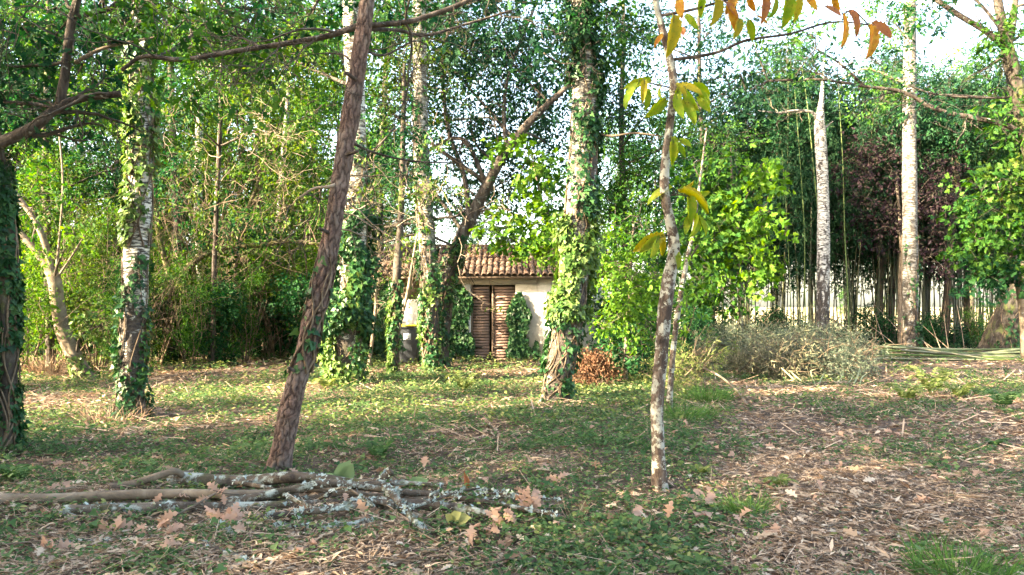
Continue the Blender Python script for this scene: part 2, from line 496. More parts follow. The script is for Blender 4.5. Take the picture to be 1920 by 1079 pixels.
# ------------------------------------------------------------------ ground, field
def ground_material():
    m, nt, b = newmat('forest_floor')
    v = coords(nt, (1, 1, 1))
    n1 = noise(nt, v, 1.1, 6, 0.65); n2 = noise(nt, v, 14, 6, 0.75); n3 = noise(nt, v, 70, 4, 0.7)
    litter = ramp(nt, n2, [(0.3, (.055, .036, .027)), (0.5, (.15, .105, .08)), (0.7, (.27, .20, .16))])
    soil = ramp(nt, n3, [(0.3, (.035, .026, .018)), (0.7, (.12, .085, .06))])
    c = mix(nt, ramp(nt, n1, [(0.38, (0, 0, 0)), (0.6, (1, 1, 1))]), soil, litter)
    nt.links.new(c, b.inputs['Base Color']); b.inputs['Roughness'].default_value = 0.95
    bump(nt, b, mul(nt, n2, n3, 'ADD'), 0.04, 1.0)
    m, nt, b = newmat('dry_field')
    v = coords(nt)
    c = ramp(nt, noise(nt, v, 0.3, 8, 0.7), [(0.3, (.22, .20, .09)), (0.55, (.36, .31, .17)), (0.75, (.27, .27, .11))])
    nt.links.new(c, b.inputs['Base Color']); b.inputs['Roughness'].default_value = 0.95
    bump(nt, b, noise(nt, v, 8, 6), 0.05, 0.6)
ground_material()

gx = np.arange(-34, 36.01, 0.25); gy = np.arange(-8, 42.01, 0.25)
GX, GY = np.meshgrid(gx, gy)
edge = np.clip(np.minimum.reduce([GX + 34, 36 - GX, GY + 8, 42 - GY]) / 3.0, 0, 1)
GZ = gz(GX, GY) * edge + R.normal(0, .006, GX.shape) * edge - 0.05 * (1 - edge)
nx, ny = len(gx), len(gy)
ii = (np.arange(ny - 1)[:, None] * nx + np.arange(nx - 1)[None]).ravel()
g = link('ground', mesh('ground', np.stack([GX, GY, GZ], -1).reshape(-1, 3), [np.stack([ii, ii + 1, ii + nx + 1, ii + nx], -1)], True), 'forest_floor')
tag(g, 'brown woodland floor of soil and leaf litter', 'ground', kind='structure')
mb = MB()
mb.add([(-900, -900, -.10), (900, -900, -.10), (900, 1500, -.10), (-900, 1500, -.10)], [(0, 1, 2, 3)])
f_ = link('field', mb.me('field'), 'dry_field')
tag(f_, 'pale sunlit field seen between the bamboo stems', 'field', kind='structure')

# ------------------------------------------------------------------ the shed
def shed():
    Y = 20.5
    def X(px): return (px - CX) / F * Y
    def Z(py): return CAMH + (HOR - py) / F * Y
    x0, x1 = X(728), X(1128)
    eave = Z(517); back = 24.6
    root = thing('shed', 'small whitewashed shed with tiled roof and slatted brown door, overgrown with ivy', 'shed', (0.5 * (x0 + x1), 22.5, 0))
    m, nt, b = newmat('render_wall')
    v = coords(nt)
    n1 = noise(nt, v, 1.4, 7, 0.7); n2 = noise(nt, coords(nt, (6, 6, 1.2)), 1.0, 5, .7)
    c = ramp(nt, n1, [(0.3, (.46, .42, .36)), (0.5, (.66, .63, .58)), (0.7, (.78, .76, .73))])
    c = mix(nt, ramp(nt, n2, [(0.55, (0, 0, 0)), (0.72, (1, 1, 1))]), c, (.22, .18, .14))
    nt.links.new(c, b.inputs['Base Color']); b.inputs['Roughness'].default_value = .9
    bump(nt, b, noise(nt, v, 20, 5), .015, .6)
    flat('old_wood', (.14, .10, .075), .85, .45, 14)
    flat('door_wood', (.27, .18, .145), .8, .35, 9)
    flat('pale_board', (.40, .36, .32), .85, .3, 5)
    flat('inside_dark', (.03, .025, .02), .95, .3, 5)
    m, nt, b = newmat('clay_tile')
    g = N(nt, 'ShaderNodeObjectInfo')
    c = ramp(nt, g.outputs['Random'], [(0, (.075, .045, .036)), (.4, (.115, .068, .054)), (.7, (.105, .075, .06)), (1, (.16, .105, .085))])
    n1 = noise(nt, coords(nt, (1, 1, 1), 'Generated'), 5, 6, .7)
    c = mix(nt, ramp(nt, n1, [(0.45, (0, 0, 0)), (.65, (1, 1, 1))]), c, (.13, .11, .085))
    nt.links.new(c, b.inputs['Base Color']); b.inputs['Roughness'].default_value = .9
    dx0, dx1 = X(883), X(966); dtop = Z(534)
    # walls (the front one is cut round the door)
    def wall(nm, *bx):
        mb = MB()
        for q in bx: box(mb, *q)
        part(mb, nm, 'render_wall', root)
    wall('front_wall', (x0, dx0, Y, Y + .2, -.2, eave - .02), (dx1, x1, Y, Y + .2, -.2, eave - .02), (dx0, dx1, Y, Y + .2, dtop, eave - .02))
    wall('side_wall', (x0, x0 + .2, Y + .201, back, -.2, eave - .04))
    wall('side_wall', (x1 - .2, x1, Y + .201, back, -.2, eave - .04))
    wall('back_wall', (x0 + .201, x1 - .201, back - .2, back - .002, -.2, eave - .04))
    ridgeY, ridgeZ = 22.55, 3.26
    for xx in (x0, x1 - .2):
        mb = MB()
        p = [(Y + .25, eave - .038), (back - .05, eave - .038), (ridgeY, ridgeZ - .12)]
        vv = [(xx + d, y, z) for d in (0.003, .197) for y, z in p]
        mb.add(vv, [(0, 1, 2), (5, 4, 3)], [(0, 3, 4, 1), (1, 4, 5, 2), (2, 5, 3, 0)])
        part(mb, 'gable', 'render_wall', root)
    # lintel, wall plate, rafters' ends, boarding under the eave on the left
    part(box(MB(), X(842), X(1006), Y - .045, Y - .001, Z(533), Z(519)), 'lintel', 'pale_board', root)
    part(box(MB(), x0 - .35, x1 + .3, Y - .05, Y + .12, Z(517.5), Z(512.5)), 'wall_plate', 'old_wood', root)
    part(box(MB(), X(738), X(792), Y - .03, Y - .001, Z(560), Z(519)), 'boarding', 'old_wood', root)
    # double door of slats
    mid = X(920)
    for a, bq in ((dx0, mid - .03), (mid + .03, dx1)):
        mb = box(MB(), a, bq, Y + .10, Y + .13, -.05, dtop - .01)
        d = part(mb, 'door', 'inside_dark', root)
        zz = 0.03
        while zz < dtop - .09:
            h = .062
            s = MB()
            y0 = Y + .045
            jx = R.uniform(-.006, .006)
            s.add([(a + .01 + jx, y0, zz), (bq - .01 + jx, y0, zz), (bq - .01 + jx, Y + .085, zz + h), (a + .01 + jx, Y + .085, zz + h),
                   (a + .01 + jx, y0 + .012, zz), (bq - .01 + jx, y0 + .012, zz), (bq - .01 + jx, Y + .097, zz + h), (a + .01 + jx, Y + .097, zz + h)],
                  [(0, 1, 2, 3), (4, 7, 6, 5), (0, 4, 5, 1), (1, 5, 6, 2), (2, 6, 7, 3), (3, 7, 4, 0)])
            o = part(s, 'slat', 'door_wood', root)
            o.parent = d
            zz += .078
        part(box(MB(), a, a + .05, Y + .02, Y + .044, 0, dtop - .02), 'door_stile', 'old_wood', root)
        for hz in (.35, dtop - .4):
            hg = part(box(MB(), a + .052, a + .30, Y + .030, Y + .040, hz, hz + .04), 'hinge_strap', 'inside_dark', root); hg.parent = d
    part(box(MB(), mid + .05, mid + .09, Y + .005, Y + .04, .95, 1.07), 'door_latch', 'inside_dark', root)
    # roof: deck + half-round tiles in rows, barge boards
    ey, ez = Y - .38, eave - .02 - .02
    ang = math.atan2(ridgeZ - ez, ridgeY - ey)
    slope = math.hypot(ridgeZ - ez, ridgeY - ey)
    rx0, rx1 = x0 - .42, x1 + .4
    mb = MB()
    for sgn in (1, -1):
        e = ey if sgn == 1 else 2 * ridgeY - ey
        vv = [(rx0, e, ez), (rx1, e, ez), (rx1, ridgeY, ridgeZ), (rx0, ridgeY, ridgeZ)]
        vv += [(x, y, z - .05) for x, y, z in vv]
        mb.add(vv, [(0, 1, 2, 3), (4, 7, 6, 5), (0, 4, 5, 1), (1, 5, 6, 2), (3, 2, 6, 7), (0, 3, 7, 4)])
    roof = part(mb, 'roof', 'old_wood', root)
    n_row = 7; pitch = slope / n_row; tw = .165
    th = np.linspace(0, pi, 7)
    def tile_me(ln, w0, w1):
        a = [(w0 * .5 * cos(t), 0, .075 * sin(t)) for t in th] + [(w1 * .5 * cos(t), ln, .06 * sin(t) + .012) for t in th]
        a += [(w0 * .5 * .8 * cos(t), 0, .075 * .78 * sin(t)) for t in th]
        q = [(i, i + 1, 8 + i, 7 + i) for i in range(6)] + [(14 + i, 15 + i, 1 + i, i) for i in range(6)]
        return mesh('roof_tile', np.array(a), [np.array(q)], False)
    tm = tile_me(pitch * 1.14, .172, .14); tm.materials.append(M['clay_tile'])
    ncol = int((rx1 - rx0) / tw)
    org = np.array(root.location)
    cnt = 0
    for r_ in range(n_row):
        for c_ in range(ncol):
            s = r_ * pitch
            p = np.array([rx0 + tw * (c_ + .5) + R.normal(0, .008), ey - .06 + s * cos(ang), ez + s * sin(ang) + .02 + R.uniform(0, .012)]) - org
            o = bpy.data.objects.new('roof_tile', tm); COL.objects.link(o); o.parent = roof
            o.location = p; o.rotation_euler = (ang - .03 + R.normal(0, .02), R.normal(0, .03), R.normal(0, .02))
            cnt += 1
    # the back slope's and the ridge's tiles
    for c_ in range(int((rx1 - rx0) / .36)):
        o = bpy.data.objects.new('ridge_tile', tm); COL.objects.link(o); o.parent = roof
        o.location = np.array([rx0 + .36 * c_, ridgeY, ridgeZ + .03]) - org; o.rotation_euler = (.02, 0, -pi / 2 + R.normal(0, .02)); o.scale = (1.15, 1.05, 1.1)
    # ivy climbing the front wall, each patch rooted at the wall's foot
    for (pa, pb, ya, yb, n, seed) in ((826, 888, 534, 668, 1700, 1), (950, 994, 548, 668, 1100, 2), (700, 742, 545, 690, 700, 3), (1000, 1010, 640, 672, 100, 4)):
        mb = MB()
        x = X(R.uniform(pa, pb, n)); z = Z(R.uniform(ya, yb, n))
        w = (X(pb) - X(pa)); u = (x - X(pa)) / w; t = (z - Z(yb)) / (Z(ya) - Z(yb))
        keep = np.abs(u - .5) * 2 < (1.0 - .55 * t**2 + .25 * np.sin(9 * t + seed))
        x, z = x[keep], z[keep]; k = len(x)
        thick = .22 * (1 - .5 * t[keep])
        P = np.stack([x, Y - R.uniform(.01, 1, k) * thick, z], -1)
        leaves(mb, P, np.stack([R.normal(0, .5, k), R.normal(-.3, .25, k), np.full(k, -.8)], -1), np.stack([R.normal(0, .4, k), np.full(k, -1.), R.normal(.5, .4, k)], -1), R.uniform(.07, .13, k), IVY)
        part(mb, 'ivy', 'ivy_leaf', root, kind='stuff')
    # fallen leaves lying on the tiles
    mb = MB(); n = 3800
    xs = R.uniform(rx0, rx1, n); t = R.beta(1.3, 1.0, n); keep = np.sin(xs * 2.1 + t * 5) + np.sin(xs * 5.3) * .6 + R.normal(0, .7, n) > -.3
    xs, t = xs[keep], t[keep]; n = len(xs)
    P = np.stack([xs, ey + t * slope * cos(ang), ez + t * slope * sin(ang) + .075 + R.uniform(0, .05, n)], -1)
    leaves(mb, P, rdir(n) * np.array([1, 1, .3]), np.array([0, -sin(ang), cos(ang)]) + R.normal(0, .35, (n, 3)), R.uniform(.05, .12, n), RHOMB)
    part(mb, 'fallen_leaves', 'bracken_dry', root, kind='stuff')
    return root
shed()

# ------------------------------------------------------------------ the wheeled bin
def bin_():
    Y = 19.35
    x = (768 - CX) / F * Y
    root = thing('wheeled_bin', 'dark grey wheeled bin with yellow lid and white sticker', 'bin', (x, Y, 0))
    flat('bin_plastic', (.022, .026, .032), .45, .15, 8, .4)
    flat('bin_lid', (.42, .33, .03), .5, .15, 8, .4)
    flat('sticker_white', (.75, .76, .78), .6, .05, 8)
    flat('sticker_print', (.06, .08, .12), .6, .05, 8)
    flat('rubber', (.02, .02, .02), .7, .1, 8)
    def ob(mb, nm, mt): return part(mb, nm, mt, root, origin=(0, 0, 0))
    mb = MB()
    lo, hi = (.20, .22, .06), (.275, .33, .96)
    v = [(sx * a[0], sy * a[1], a[2]) for a in (lo, hi) for sx, sy in ((-1, -1), (1, -1), (1, 1), (-1, 1))]
    mb.add(v, [(0, 3, 2, 1), (0, 1, 5, 4), (1, 2, 6, 5), (2, 3, 7, 6), (3, 0, 4, 7), (4, 5, 6, 7)])
    box(mb, -.292, .292, -.35, .35, .93, .99)
    bd = ob(mb, 'body', 'bin_plastic')
    bv = bd.modifiers.new('bevel', 'BEVEL'); bv.width = .02; bv.segments = 2
    mb = MB()
    v = [(-.295, -.37, .993), (.295, -.37, .993), (.295, .36, .993), (-.295, .36, .993), (-.28, -.35, 1.018), (.28, -.35, 1.018), (.27, .33, 1.035), (-.27, .33, 1.035)]
    mb.add(v, [(0, 3, 2, 1), (0, 1, 5, 4), (1, 2, 6, 5), (2, 3, 7, 6), (3, 0, 4, 7), (4, 5, 6, 7)])
    ob(mb, 'lid', 'bin_lid')
    mb = MB(); tube(mb, [(-.24, .42, 1.0), (.24, .42, 1.0)], .018, 8); box(mb, -.24, -.2, .33, .42, .97, 1.01); box(mb, .2, .24, .33, .42, .97, 1.01)
    ob(mb, 'handle', 'bin_plastic')
    for s in (-1, 1):
        mb = MB(); tube(mb, [(s * .21, .25, .1), (s * .27, .25, .1)], .1, 16); ob(mb, 'wheel', 'rubber')
    def onface(xa, xb, za, zb, off):
        def yy(z): return -(.22 + (.33 - .22) * (z - .06) / .9) - off
        mb = MB()
        vv = [(xa, yy(za), za), (xb, yy(za), za), (xb, yy(zb), zb), (xa, yy(zb), zb)]
        vv += [(p, q + .003, r_) for p, q, r_ in vv]
        mb.add(vv, [(0, 1, 2, 3), (0, 4, 5, 1), (1, 5, 6, 2), (2, 6, 7, 3), (3, 7, 4, 0)])
        return mb
    st = ob(onface(-.115, .075, .65, .81, .006), 'sticker', 'sticker_white')
    mb = onface(-.05, -.02, .73, .79, .009)
    for q in ((-.03, .015, .715, .735), (-.01, .01, .745, .785), (-.07, .04, .672, .69)):
        m2 = onface(*q, .009); mb.add(np.concatenate(m2.v), np.concatenate(m2.f[4]))
    pr = ob(mb, 'printed_mark', 'sticker_print'); pr.parent = st
bin_()

# ------------------------------------------------------------------ trees
LEAF_A = {'r': .27 * .5, 'o': .2 * .5}
def crown_blob(mb, c, rad, cov, L, tmpl, k=9, flat_=.55, droop=.35, shell=.5, lump=.3, eff=.13):
    n = int(cov * pi * rad[0] * rad[2] / (eff * L * L) / k)
    C, d = blob_points(np.asarray(c), rad, max(n, 3), shell, lump)
    dirs = unit(d + R.normal(size=d.shape) * .8 + np.array([0, 0, -.1]))
    sprays(mb, C, dirs, k, L * 3.2, L, tmpl, flat_, droop)
    return C

def twig_graph(mb, hub, C, r0=.012, rmin=.0025):
    """joins spray bases into a branching tree growing out of hub"""
    o = np.argsort(np.linalg.norm(C - hub, axis=1)); C = C[o]
    A = np.vstack([hub, C]); n = len(A)
    par = np.zeros(n, int)
    for i in range(1, n):
        d = np.linalg.norm(A[:i] - A[i], axis=1) + .35 * np.linalg.norm(A[:i] - hub, axis=1) / (np.linalg.norm(A[i] - hub) + 1e-3) * np.linalg.norm(A[i] - hub) * .3
        par[i] = np.argmin(d)
    cnt = np.ones(n)
    for i in range(n - 1, 0, -1): cnt[par[i]] += cnt[i]
    rad = np.clip(rmin * cnt ** .42, rmin, r0)
    a, b = A[par[1:]], A[1:]
    ax = unit(b - a); u = unit(np.cross(ax, np.array([.31, .52, .79]))); w = np.cross(ax, u)
    V = []
    for p, r in ((a, rad[1:]), (b, rad[1:] * .8)):
        for t in (0, 2.094, 4.189):
            V.append(p + (u * cos(t) + w * sin(t)) * r[:, None])
    V = np.stack(V, 1); m = len(a)
    q = np.array([(0, 1, 4, 3), (1, 2, 5, 4), (2, 0, 3, 5)])
    mb.add(V.reshape(-1, 3), (q[None] + (np.arange(m) * 6)[:, None, None]).reshape(-1, 4))

def relief_ridges(nr=9, amp=.10):
    a = R.uniform(0, 6.28, 8)
    def f(th, s, r):
        return (1 + amp * np.sin(nr * th + 1.5 * np.sin(s * 3 + a[0]) + a[1]) * (.6 + .4 * np.sin(s * 7 + 2 * th + a[2]))
                + amp * .5 * np.sin((nr * 2 + 1) * th + 2 * np.sin(s * 5 + a[3])) + amp * .35 * np.sin(s * 23 + 5 * th + a[4]))
    return f

def ivy_on(mb, P, r, py0, py1, D, n, thick=.08, L=.075, clump=.5, side=None, stems=None):
    """ivy leaves round the trunk P between two picture heights"""
    z = P[:, 2]
    za, zb = sorted((CAMH + (HOR - py0) / F * D, CAMH + (HOR - py1) / F * D))
    idx = np.where((z >= za) & (z <= zb))[0]
    if len(idx) < 2: return
    i = R.integers(idx[0], idx[-1], n); fr = R.uniform(0, 1, n)[:, None]
    C = P[i] * (1 - fr) + P[i + 1] * fr
    th = R.uniform(0, 2 * pi, n)
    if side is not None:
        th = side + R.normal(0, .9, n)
    a = R.uniform(0, 6.28, 6)
    msk = np.sin(3 * th + 2.2 * C[:, 2] + a[0]) + np.sin(2 * th - 3.7 * C[:, 2] + a[1]) + .8 * np.sin(6.1 * C[:, 2] + a[2] + th)
    keep = msk + R.normal(0, .5, n) > (clump * 2 - 1.0) * 1.4
    i, C, th, msk = i[keep], C[keep], th[keep], msk[keep]
    n = len(th)
    o = np.stack([np.cos(th), np.sin(th), np.zeros(n)], -1)
    Pq = C + o * (r[i] * 1.02 + thick * R.uniform(.05, 1, n) * (.5 + .25 * np.clip(msk, -1, 2)))[:, None]
    T = o * .45 + np.array([0, 0, -.75]) + R.normal(size=(n, 3)) * .45
    Nn = o + np.array([0, 0, .35]) + R.normal(size=(n, 3)) * .35
    leaves(mb, Pq, T, Nn, L * R.uniform(.35, 1.45, n), IVY)
    if stems is not None:
        for _ in range(8):
            t0 = R.uniform(0, 6.28); ks = idx[::max(1, len(idx) // 25)]
            ph = R.uniform(0, 6.28)
            tt = t0 + .6 * np.sin(np.linspace(0, 7, len(ks)) + ph)
            Q = P[ks] + np.stack([np.cos(tt), np.sin(tt), 0 * tt], -1) * (r[ks] * 1.04 + .01)[:, None]
            tube(stems, Q, np.linspace(.014, .006, len(ks)), n=4, cap=False)

def trunk_curve(pts, D):
    out = []
    for p in pts:
        d = D + (p[2] if len(p) > 2 else 0)
        out.append(at(p[0], p[1], d))
    return np.array(out)

def tree(name, label, cat, pts, radpx, bark, D=None, group=None, n=16, k=8, relief=None, flare=.5, limbs=(), twigs=(), blobs=(), ivy=(),
         limb_bark=None, twig_mat='dark_twig', scaffold=True, wob=.03):
    if D is None: D = ground_D(pts[0][1])
    C = trunk_curve(pts, D)
    C[0, 2] = float(gz(C[0, 0], C[0, 1])) - .12
    rad = np.asarray(radpx, float) / F * D
    base = (C[0, 0], C[0, 1], float(gz(C[0, 0], C[0, 1])))
    root = thing(name, label, cat, base, group)
    if flare:
        low = C[0] + (C[1] - C[0]) * min(1, .35 / max(.4, np.linalg.norm(C[1] - C[0])))
        C = np.vstack([C[:1], low, C[1:]]); rad = np.concatenate([[rad[0] * (1 + flare)], [rad[0]], rad[1:]])
    mb = MB()
    P, r = tube(mb, C, rad, n=n, k=k, relief=relief, wob=wob)
    part(mb, 'trunk', bark, root, True)
    global LINES
    lines = P
    for lp, lr, *rest in limbs:
        mb = MB()
        Q = np.array([at(p[0], p[1], D + (p[2] if len(p) > 2 else 0)) for p in lp])
        kk = np.argmin(np.linalg.norm(P - Q[0], axis=1))
        if np.linalg.norm(P[kk] - Q[0]) < .8: Q = np.vstack([P[kk], Q])
        rr = np.linspace(lr[0], lr[1], len(Q)) / F * D
        Q2, r2 = tube(mb, Q, rr, n=8, k=6, wob=.05)
        lines = np.vstack([lines, Q2])
        part(mb, 'limb', (rest[0] if rest else None) or limb_bark or bark, root, True)
        if len(rest) > 1 and rest[1]:
            out = []
            for _ in range(rest[1]):
                j = R.integers(len(Q2) // 4, len(Q2)); dd = unit(Q2[min(j + 1, len(Q2) - 1)] - Q2[j - 1])
                grow(out, Q2[j], unit(dd * .6 + rdir(1)[0]), R.uniform(.4, 1.1), r2[j] * .5, 2, wig=.2, min_r=.003)
            mb = MB(); tubes(mb, out, 4); part(mb, 'twigs', twig_mat, root, kind='stuff')
    LINES = lines
    crowns = {}
    sc = []
    tw = MB()
    for bl in blobs:
        px, py, bd, rx, ry, rd, cov, L, tm, mt = bl[:10]
        kw = bl[10] if len(bl) > 10 else {}
        c = at(px, py, bd); rad3 = (rx / F * bd, rd, ry / F * bd)
        cb = crowns.setdefault(mt, MB())
        pts_ = crown_blob(cb, c, rad3, cov, L, tm, **kw)
        hub = c
        if not scaffold:
            hub = lines[np.argmin(np.linalg.norm(lines - c, axis=1))]
        if len(pts_) <= 1100: twig_graph(tw, hub, pts_, .014 if py > 0 else .03, .0028 if bd < 13 else .004)
        if scaffold:
            below = np.where(P[:, 2] < c[2] + .3)[0]
            kk = below[-1] if len(below) else 0
            kk = np.argmin(np.linalg.norm(P - (c - np.array([0, 0, rad3[2] * .8])), axis=1))
            mid = (P[kk] + c) / 2 + R.normal(0, .12, 3) + np.array([0, 0, .1])
            r0 = min(r[kk] * .5, .02 + .012 * np.linalg.norm(c - P[kk]))
            ln = [(catmull(np.array([P[kk], mid, c]), 5), np.linspace(r0, r0 * .45, 11))]
            sc += ln
    if sc:
        mb = MB()
        for Q, rr in sc: tube(mb, Q, rr, n=5, cap=False)
        part(mb, 'branches', limb_bark or twig_mat, root, True, kind='stuff')
    part(tw, 'twigs', twig_mat, root, kind='stuff')
    for mt, cb in crowns.items():
        part(cb, 'crown', mt, root, kind='stuff')
    iv = {}; st = MB()
    for q in ivy:
        py0, py1, nn, thick, L, clump, mt = q[:7]
        ivy_on(iv.setdefault(mt, MB()), P, r, py0, py1, D, nn, thick, L, clump, *(q[7:8]), stems=st)
    for mt, cb in iv.items():
        part(cb, 'ivy', mt, root, kind='stuff')
    part(st, 'ivy_stems', 'twig', root, kind='stuff')
    return root, P, r

# ---- generic trees and shrubs, built once, then copied (each copy a thing of its own)
def proto_tree(seed, h, spread, leafm, L, cov, low=.18, bark='oak_bark', tr=.16, lobes=16, tmpl=None):
    """local meshes: trunk, branches, crown"""
    mbt = MB()
    n = 7
    z = np.linspace(-.15, h * .82, n)
    P = np.column_stack([np.cumsum(R.normal(0, .06 * h / 10, n)), np.cumsum(R.normal(0, .06 * h / 10, n)), z])
    P[:, :2] -= P[0, :2]
    Pt, rt = tube(mbt, P, np.linspace(tr, tr * .25, n), n=10, k=4, wob=.05)
    mbb, mbc = MB(), MB()
    for i in range(lobes):
        t = low + (1 - low) * (i + R.uniform(.2, .8)) / lobes
        w = spread * (.45 + .75 * sin(pi * min(1, (t - low) / (1 - low) * .85 + .12)))
        a = i * 2.4 + R.normal(0, .4)
        d = w * R.uniform(.35, .85)
        j = int(min(len(Pt) - 1, t * .85 * len(Pt)))
        c = np.array([Pt[j, 0] + d * cos(a), Pt[j, 1] + d * sin(a), t * h])
        rr = spread * R.uniform(.30, .48)
        C = crown_blob(mbc, c, (rr, rr, rr * .72), cov, L, tmpl or RHOMB, k=9, lump=.4)
        s = Pt[max(0, j - 2)]
        m = (s + c) / 2 + np.array([0, 0, -.15]) + R.normal(0, .1, 3)
        r0 = max(.015, rt[j] * .45)
        B = catmull(np.array([s, m, c]), 4)
        tube(mbb, B, np.linspace(r0, .012, len(B)), n=5, cap=False)
        for q in C[R.integers(0, len(C), 5)]:
            s2 = B[R.integers(3, len(B))]
            tube(mbb, catmull(np.array([s2, (s2 + q) / 2 + R.normal(0, .08, 3), q]), 3), np.linspace(.012, .004, 7), n=4, cap=False)
    out = []
    for nm, mb_, mt, sm in (('trunk', mbt, bark, True), ('branches', mbb, 'dark_twig', True), ('crown', mbc, leafm, False)):
        me = mb_.me(nm, sm); me.materials.append(M[mt]); out.append((nm, me))
    return out

def put(protos, name, label, cat, X, Y, group=None, rz=None, s=1.0, sz=None):
    root = thing(name, label, cat, (X, Y, float(gz(X, Y)) if -8 < Y < 41 else -.1), group, R.uniform(0, 6.28) if rz is None else rz)
    root.scale = (s, s, sz or s)
    for nm, me in protos:
        o = bpy.data.objects.new(nm, me); COL.objects.link(o); o.parent = root
        if nm in ('crown', 'twigs', 'foliage', 'leaves', 'branches', 'stems'): o['kind'] = 'stuff'
    return root

TREES = [proto_tree(1, 13, 2.9, 'leaf_green', .14, 1.25, low=.1, lobes=18), proto_tree(2, 12, 2.6, 'leaf_olive', .13, 1.2, low=.06, lobes=18),
         proto_tree(3, 14, 3.1, 'leaf_deep', .15, 1.2, low=.1, lobes=18), proto_tree(4, 11, 2.4, 'leaf_lime', .13, 1.1, low=.06, lobes=17)]

def proto_shrub(h, w, leafm, L, cov, stems=9, stem_mat='twig', tmpl=RHOMB, lobes=9):
    mbs, mbc = MB(), MB()
    for i in range(stems):
        a = R.uniform(0, 6.28); d = np.array([cos(a) * R.uniform(.05, .35), sin(a) * R.uniform(.05, .35), 1])
        out = []
        grow(out, (cos(a) * .15, sin(a) * .15, -.05), d, h * R.uniform(.6, 1.05), R.uniform(.012, .03), 2, wig=.13, kids=(2, 4))
        tubes(mbs, out, 4)
    for i in range(lobes):
        a = R.uniform(0, 6.28); q = w * R.uniform(.1, .75)
        c = np.array([cos(a) * q, sin(a) * q, h * (.12 + .85 * (i + .5) / lobes)])
        rr = w * R.uniform(.35, .55)
        crown_blob(mbc, c, (rr, rr, rr * .8), cov, L, tmpl, k=8, lump=.4)
    out = []
    for nm, mb_, mt, sm in (('stems', mbs, stem_mat, True), ('crown', mbc, leafm, False)):
        me = mb_.me(nm, sm); me.materials.append(M[mt]); out.append((nm, me))
    return out
SHRUBS = [proto_shrub(4.2, 1.2, 'leaf_green', .085, .8), proto_shrub(4.8, 1.1, 'leaf_olive', .075, .6, stems=12, stem_mat='twig'),
          proto_shrub(2.4, 1.1, 'leaf_deep', .10, 1.1, tmpl=OVAL), proto_shrub(3.4, 1.0, 'leaf_lime', .08, .6)]

def spot(px):
    for lim, w in ((-1, 'beyond the left edge'), (40, 'behind the ivy trunk at the left edge'), (140, 'behind the crooked sapling'), (200, 'between the crooked sapling and the left birch'), (280, 'right behind the left birch'), (345, 'just right of the left birch'),
                   (430, 'behind the mossy arching tree'), (505, 'behind the broad laurel bush'), (575, 'left of the leaning pine'), (632, 'behind the leaning pine'), (680, 'behind the ivy column'), (725, 'left of the shed'), (800, 'behind the wheeled bin'),
                   (930, 'above the shed roof'), (1060, 'behind the right end of the shed'), (1200, 'right of the ivy birch'), (1300, 'behind the chestnut sapling')):
        if px < lim: return w
    return 'before the bamboo'
tree_kind = ['broad green', 'olive leaved', 'dark green', 'pale green']
# wood behind the left half and behind the shed: (px, D, kind, scale)
for i, (px, D, kd, s) in enumerate([(-60, 24, 0, .95), (60, 27, 1, 1.0), (150, 33, 2, 1.1), (215, 25, 3, .95), (300, 30, 0, 1.05), (390, 36, 2, 1.1),
                                    (440, 27, 1, .95), (520, 33, 3, 1.1), (590, 29, 0, 1.0), (640, 40, 2, 1.1), (5, 38, 3, 1.2), (480, 44, 0, 1.2), (250, 42, 1, 1.2),
                                    (700, 46, 1, .95), (1150, 38, 0, .82), (1235, 33, 2, .72), (1010, 52, 3, .62), (880, 48, 2, .55), (760, 42, 0, .52)]):
    X = (px - CX) / F * D
    put(TREES[kd], 'woodland_tree', '%s tree %s, %s' % (tree_kind[kd], spot(px), 'deep in the wood' if D > 35 else 'further back in the wood' if D > 29 else 'at the near edge of the wood'), 'tree', X, D, 'trees of the wood behind', s=s)
for X, Y, kd, s, lab in ((-21, 20, 0, .95, 'broad green tree of the wood, first beyond the left edge'), (-19.5, 25, 2, 1.0, 'dark green tree of the wood, second beyond the left edge'), (-26, 18.5, 1, 1.0, 'olive leaved tree of the wood, outermost beyond the left edge'), (-25, 27, 3, 1.1, 'pale green tree of the wood, farthest beyond the left edge')):
    put(TREES[kd], 'woodland_tree', lab, 'tree', X, Y, 'trees of the wood behind', s=s)
# the edge of the next wood beyond the field
for i in range(16):
    X = 20 + i * 6.5 + R.uniform(-2, 2); Y = 120 + R.uniform(-8, 12)
    put(TREES[[3, 0, 1, 3][i % 4]], 'far_tree', 'sunlit tree on the far side of the pale field', 'tree', X, Y, 'trees beyond the field', s=R.uniform(.28, .42))
# the same wood goes on behind and to the left of the camera and shades the clearing
for i, (X, Y, kd, s) in enumerate([(-10.5, 2.2, 0, .68), (-14, .8, 2, .74), (-18, -.6, 2, .85), (-22, -2.2, 1, 1.0), (-12, -1.2, 0, 1.1), (-16, -3.5, 3, 1.0), (-8, -2.4, 2, 1.1),
                                   (-6, -5.5, 0, 1.1), (-1.5, -7, 1, 1.0), (4, -7, 0, 1.1), (-11, -6, 2, 1.1)]):
    put(TREES[kd], 'shade_tree', '%s tree of the wood beside the clearing' % tree_kind[kd], 'tree', X, Y, 'trees behind the clearing', s=s)

